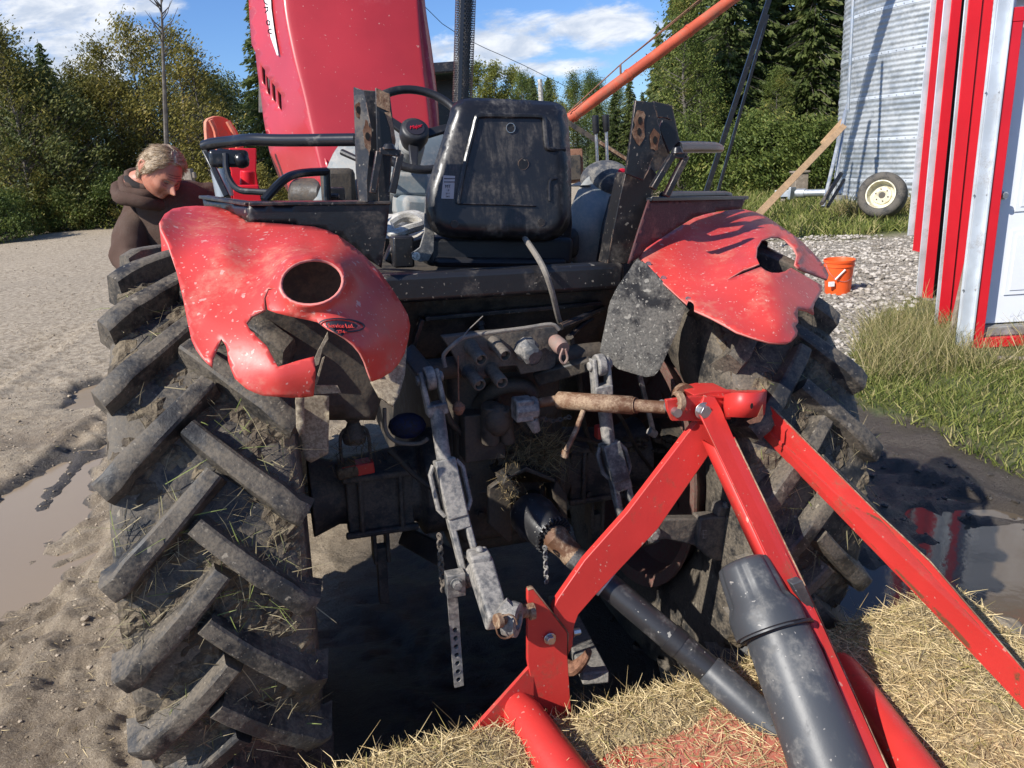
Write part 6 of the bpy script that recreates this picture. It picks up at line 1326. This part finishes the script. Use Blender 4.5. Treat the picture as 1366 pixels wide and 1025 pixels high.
# head: looks down and to the right (towards the tractor)
face = V((.62, -.50, -.74)).normalized(); hup = (V((.16, .12, 1))-face*V((.16, .12, 1)).dot(face)).normalized(); hr = face.cross(hup).normalized()  # hr: person's right... image left/right axis
hr = hup.cross(face).normalized()
HR = .108
def headpt(u, v):
    # u azimuth from face direction, v elevation
    x = math.sin(u)*math.cos(v); y = math.cos(u)*math.cos(v); z = math.sin(v)
    r = 1.0
    sx_, sy_, sz_ = .069, .090, .106
    px_, py_, pz_ = x*sx_, y*sy_, z*sz_
    def g(a, b_, wa, wb): return math.exp(-((u-a)/wa)**2-((v-b_)/wb)**2)
    if z < 0: px_ *= 1-.10*(-z)**1.8; 
    py_ += .032*g(0,-.16,.15,.15)+.012*g(0,-.02,.10,.2)          # nose
    py_ += .008*g(0,.25,.6,.10)                                      # brow
    py_ -= .014*g(.36,.08,.2,.12)+.014*g(-.36,.08,.2,.12)           # eye sockets
    py_ += .006*g(.36,.06,.10,.06)+.006*g(-.36,.06,.10,.06)         # lids
    py_ += .006*g(0,-.46,.3,.07); py_ -= .007*g(0,-.53,.32,.035); py_ += .005*g(0,-.60,.25,.06)  # lips
    py_ += .014*g(0,-.85,.4,.18)                                     # chin
    px_ += .006*(g(.7,-.18,.3,.2)-g(-.7,-.18,.3,.2))                 # cheeks
    py_ += .005*(g(.55,-.18,.3,.2)+g(-.55,-.18,.3,.2)); py_ -= .005*(g(.34,-.42,.07,.2)+g(-.34,-.42,.07,.2))
    return hc + hr*px_ + face*py_ + hup*pz_
mb = MB(); NU, NV = 96, 64; vs = []
for j in range(NV+1):
    v = -math.pi/2+math.pi*j/NV
    for i in range(NU): vs.append(headpt(-math.pi+2*math.pi*i/NU, v))
mb.add(vs, [(j*NU+i, j*NU+(i+1) % NU, (j+1)*NU+(i+1) % NU, (j+1)*NU+i) for j in range(NV) for i in range(NU)])
# shared skeleton points
shL, shR = W3(186, 284, PY+.02), W3(282, 272, PY+.12); neck0 = hc-hup*.09-face*.05; chest = (shL+shR)/2+V((0,.02,-.09)); chest.z = min(chest.z, neck0.z-.08)
hip = V((chest.x+.02, PY+.12, .96)); elL = W3(172, 345, PY-.10); haL = W3(215, 392, PY-.32); elR = V((shR.x+.1, PY-.02, 1.22)); haR = V((shR.x-.10, PY-.36, 1.12))
# neck, hands (skin): one mesh with the head
mb.tube([hc-hup*.05-face*.03, neck0, neck0-hup*.06-face*.03, chest+V((0,0,.03))], [.052, .050, .050, .06], 20, smooth=3)
def hand(mb, w_, d_, palmn):
    d_ = d_.normalized(); s_ = d_.cross(palmn).normalized(); mb.tube([w_-d_*.05, w_, w_+d_*.03, w_+d_*.075, w_+d_*.088], [.027,.026,.032,.036,.030], 14)
    for k, L in enumerate((.066,.076,.072,.056)):
        b_ = w_+d_*.078+s_*(-.028+.0185*k); j1 = b_+d_*L*.45-palmn*.006; j2 = j1+d_*L*.3-palmn*.016; mb.tube([b_, j1, j2, j2+d_*L*.18-palmn*.018], [.0095,.009,.008,.006], 10, smooth=2)
    b_ = w_+d_*.02-s_*.026; mb.tube([b_, b_-s_*.022+d_*.025, b_-s_*.03+d_*.052-palmn*.01], [.013,.011,.007], 10, smooth=2)
hand(mb, haL, haL-elL, V((0,0,1))); hand(mb, haR, haR-elR, V((0,0,1)))
for s_ in (-1, 1): # ears
    e = hc+hr*s_*.070-face*.012+hup*.0; mb.ball(e, 1, (.010, .018, .032), 14, (hr, (face*-.9+hr*s_*.4).normalized(), hup)); mb.tube([e+hup*.026-face*.008+hr*s_*.006, e+hup*.02-face*.022+hr*s_*.012, e-hup*.005-face*.02+hr*s_*.012, e-hup*.028-face*.004+hr*s_*.004], .0045, 8, smooth=3)
mb.tube([chest+V((0,0,.05)), chest, hip], [.07, .10, .11], 16)
mb.tube([chest, shL, elL, haL], [.05, .05, .04, .027], 12); mb.tube([chest, shR, elR, haR], [.05, .05, .04, .027], 12)
body = mb.build('body', m_skin, man, smooth=60); rm_ = body.modifiers.new('one_skin', 'REMESH'); rm_.mode = 'VOXEL'; rm_.voxel_size = .0035; rm_.use_smooth_shade = True
mb = MB()
for s_ in (-1, 1):
    for k in range(3): 
        mb.tube([headpt(s_*(.22+.03*k), .13-.02*k)+face*.001, headpt(s_*.37, .165-.02*k)+face*.002, headpt(s_*.52, .12-.03*k)+face*.001], .0022, 5, smooth=3)
mb.build('eyebrow', PM('greying_brow', (.3,.22,.16), .9), man)
mb = MB()
for s_ in (-1, 1): mb.tube([headpt(s_*.26, .06), headpt(s_*.36, .035)+face*.001, headpt(s_*.46, .055)], .0016, 5, smooth=3)
mb.tube([headpt(-.2,-.53)+face*.0015, headpt(0,-.525)+face*.003, headpt(.2,-.53)+face*.0015], .0016, 5, smooth=3)
for vv in (.30, .38, .47): mb.tube([headpt(-.5, vv-.02), headpt(-.2, vv)+face*.0005, headpt(.2, vv)+face*.0005, headpt(.5, vv-.02)], .0011, 5, smooth=3)
for s_ in (-1, 1): mb.tube([headpt(s_*.24,-.2), headpt(s_*.36,-.36), headpt(s_*.40,-.5)], .0012, 5, smooth=3); mb.tube([headpt(s_*.3,-.04), headpt(s_*.42,-.06), headpt(s_*.52,-.02)], .001, 5, smooth=3)
mb.build('eye_and_mouth_line', PM('dark_crease', (.12,.045,.035), .7), man)
# hair: shell plus strands
m_hair = leafmat('grey_blond_hair', (.28, .19, .11), (.55, .42, .28), (.68, .58, .44), rough=.45, trans=.1)
mb = MB(); vs = []; NU, NV = 64, 28
def hairline(u): return .92-.40*ss(.5, 1.0, abs(u))-.52*ss(1.0, 1.35, abs(u))-.55*ss(1.5, 2.1, abs(u))
for j in range(NV+1):
    for i in range(NU):
        u = -math.pi+2*math.pi*i/NU; lo_ = hairline(u)-.05; v = lo_+(math.pi/2-lo_)*j/NV; p = headpt(u, v); n_ = (p-hc).normalized(); th = .012*min(1, j/4)+.006*noise.noise(V((u*3, v*4, 2))); vs.append(p+n_*th)
mb.add(vs, [(j*NU+i, j*NU+(i+1) % NU, (j+1)*NU+(i+1) % NU, (j+1)*NU+i) for j in range(NV) for i in range(NU)]); hs_ = mb.build('hair', PM('hair_base', (.42,.33,.23), .7, bumps=.8, bscale=200), man, smooth=60)
its = []
for _ in range(5200):
    u = random.uniform(-math.pi, math.pi); v = random.uniform(hairline(u)-.03, math.pi/2) if random.random() < .75 else hairline(u)+random.uniform(-.02, .2); v = min(v, 1.5); p = headpt(u, v); n_ = (p-hc).normalized()
    fl_ = (hr*.55*math.copysign(1, math.sin(u)+.35)-face*.25 - hup*.55); fl_ = (fl_-n_*fl_.dot(n_)).normalized()
    its.append((p+n_*random.uniform(.006, .013), fl_+n_*.12+rv(.12), random.uniform(.018, .034), .0011, -n_*.12+rv(.05)))
o = strands('hair_strands', its, m_hair, hs_); o['kind'] = 'stuff'
# clothing with folds
def skin_obj(name, verts, edges, radii, mat, root=0, sub=2):
    me = bpy.data.meshes.new(name); o0 = org(man); me.from_pydata([V(v)-o0 for v in verts], edges, []); o = bpy.data.objects.new(name, me); COL.objects.link(o); o.parent = man; me.materials.append(mat)
    sk = o.modifiers.new('skin', 'SKIN'); sk.use_smooth_shade = True
    for i, r_ in enumerate(radii): me.skin_vertices[0].data[i].radius = (r_ if isinstance(r_, tuple) else (r_, r_))
    me.skin_vertices[0].data[root].use_root = True
    d = o.modifiers.new('sub', 'SUBSURF'); d.levels = d.render_levels = sub+1
    tx = bpy.data.textures.new(name+'_folds', 'CLOUDS'); tx.noise_scale = .09; tx.noise_depth = 2
    dm_ = o.modifiers.new('folds', 'DISPLACE'); dm_.texture = tx; dm_.strength = .035; dm_.mid_level = .5
    return o
mid = chest.lerp(hip, .5)+V((0,.03,0)); up_c = neck0+V((0,.02,-.05)); a1 = shL.lerp(elL, .5); a2 = elL.lerp(haL, .5); c1 = shR.lerp(elR, .5); c2 = elR.lerp(haR, .5)
skin_obj('hoodie', [hip, mid, chest, up_c, shL, a1, elL, a2, haL.lerp(elL, .12), shR, c1, elR, c2, haR.lerp(elR, .12)], [(0,1),(1,2),(2,3),(2,4),(4,5),(5,6),(6,7),(7,8),(2,9),(9,10),(10,11),(11,12),(12,13)], [(.20,.16),(.205,.17),(.20,.15),(.085,.085),.10,.09,.085,.07,.04,.10,.085,.07,.06,.04], m_hood2, root=2)
mb = MB() # collar and hood roll
cc = neck0-hup*.02+V((.0,.01,-.0)); nn_ = (hup*.8+V((0,-.1,.5))).normalized(); u1 = (V((1,0,0))-nn_*nn_.x).normalized(); u2 = nn_.cross(u1)
for r_, z_, tr_ in ((.068, .005, .016), (.082, -.025, .022), (.098, -.06, .030)):
    mb.tube([cc+nn_*(z_+.014*math.sin(a*.5236*1+r_*40)+(.03*math.sin(a*math.pi/12) if r_ > .1 else .01))+(u1*math.cos(a*math.pi/12)+u2*math.sin(a*math.pi/12))*(r_+.006*math.sin(a*1.7)) for a in range(25)], tr_, 12, cap=False)
mb.build('hood_collar', m_hood2, man, smooth=60)
mb = MB(); mb.tube([cc+nn_*.01+(u1*math.cos(a*math.pi/12)+u2*math.sin(a*math.pi/12))*.068 for a in range(25)], .016, 10, cap=False); mb.build('inner_collar', m_dk, man)
kl, kr = V((hip.x-.13, PY-.06, .52)), V((hip.x+.13, PY+.02, .52)); fl1, fl2 = V((hip.x-.15, PY+.0, .09)), V((hip.x+.16, PY+.12, .09))
skin_obj('trousers', [hip, hip+V((-.10,0,-.08)), kl, fl1, hip+V((.10,0,-.08)), kr, fl2], [(0,1),(1,2),(2,3),(0,4),(4,5),(5,6)], [(.16,.13),.105,.075,.06,.105,.075,.06], m_jean)
for f_0 in (fl1, fl2):
    mb = MB(); mb.tube([f_0+V((0,.05,-.06)), f_0+V((0,0,-.045)), f_0+V((.02,-.10,-.06)), f_0+V((.02,-.17,-.07))], [.04,.055,.045,.03], 14, smooth=3); mb.tube([f_0+V((0,0,.05)), f_0+V((0,.0,-.05))], .055, 14); mb.build('boot', m_boot, man)
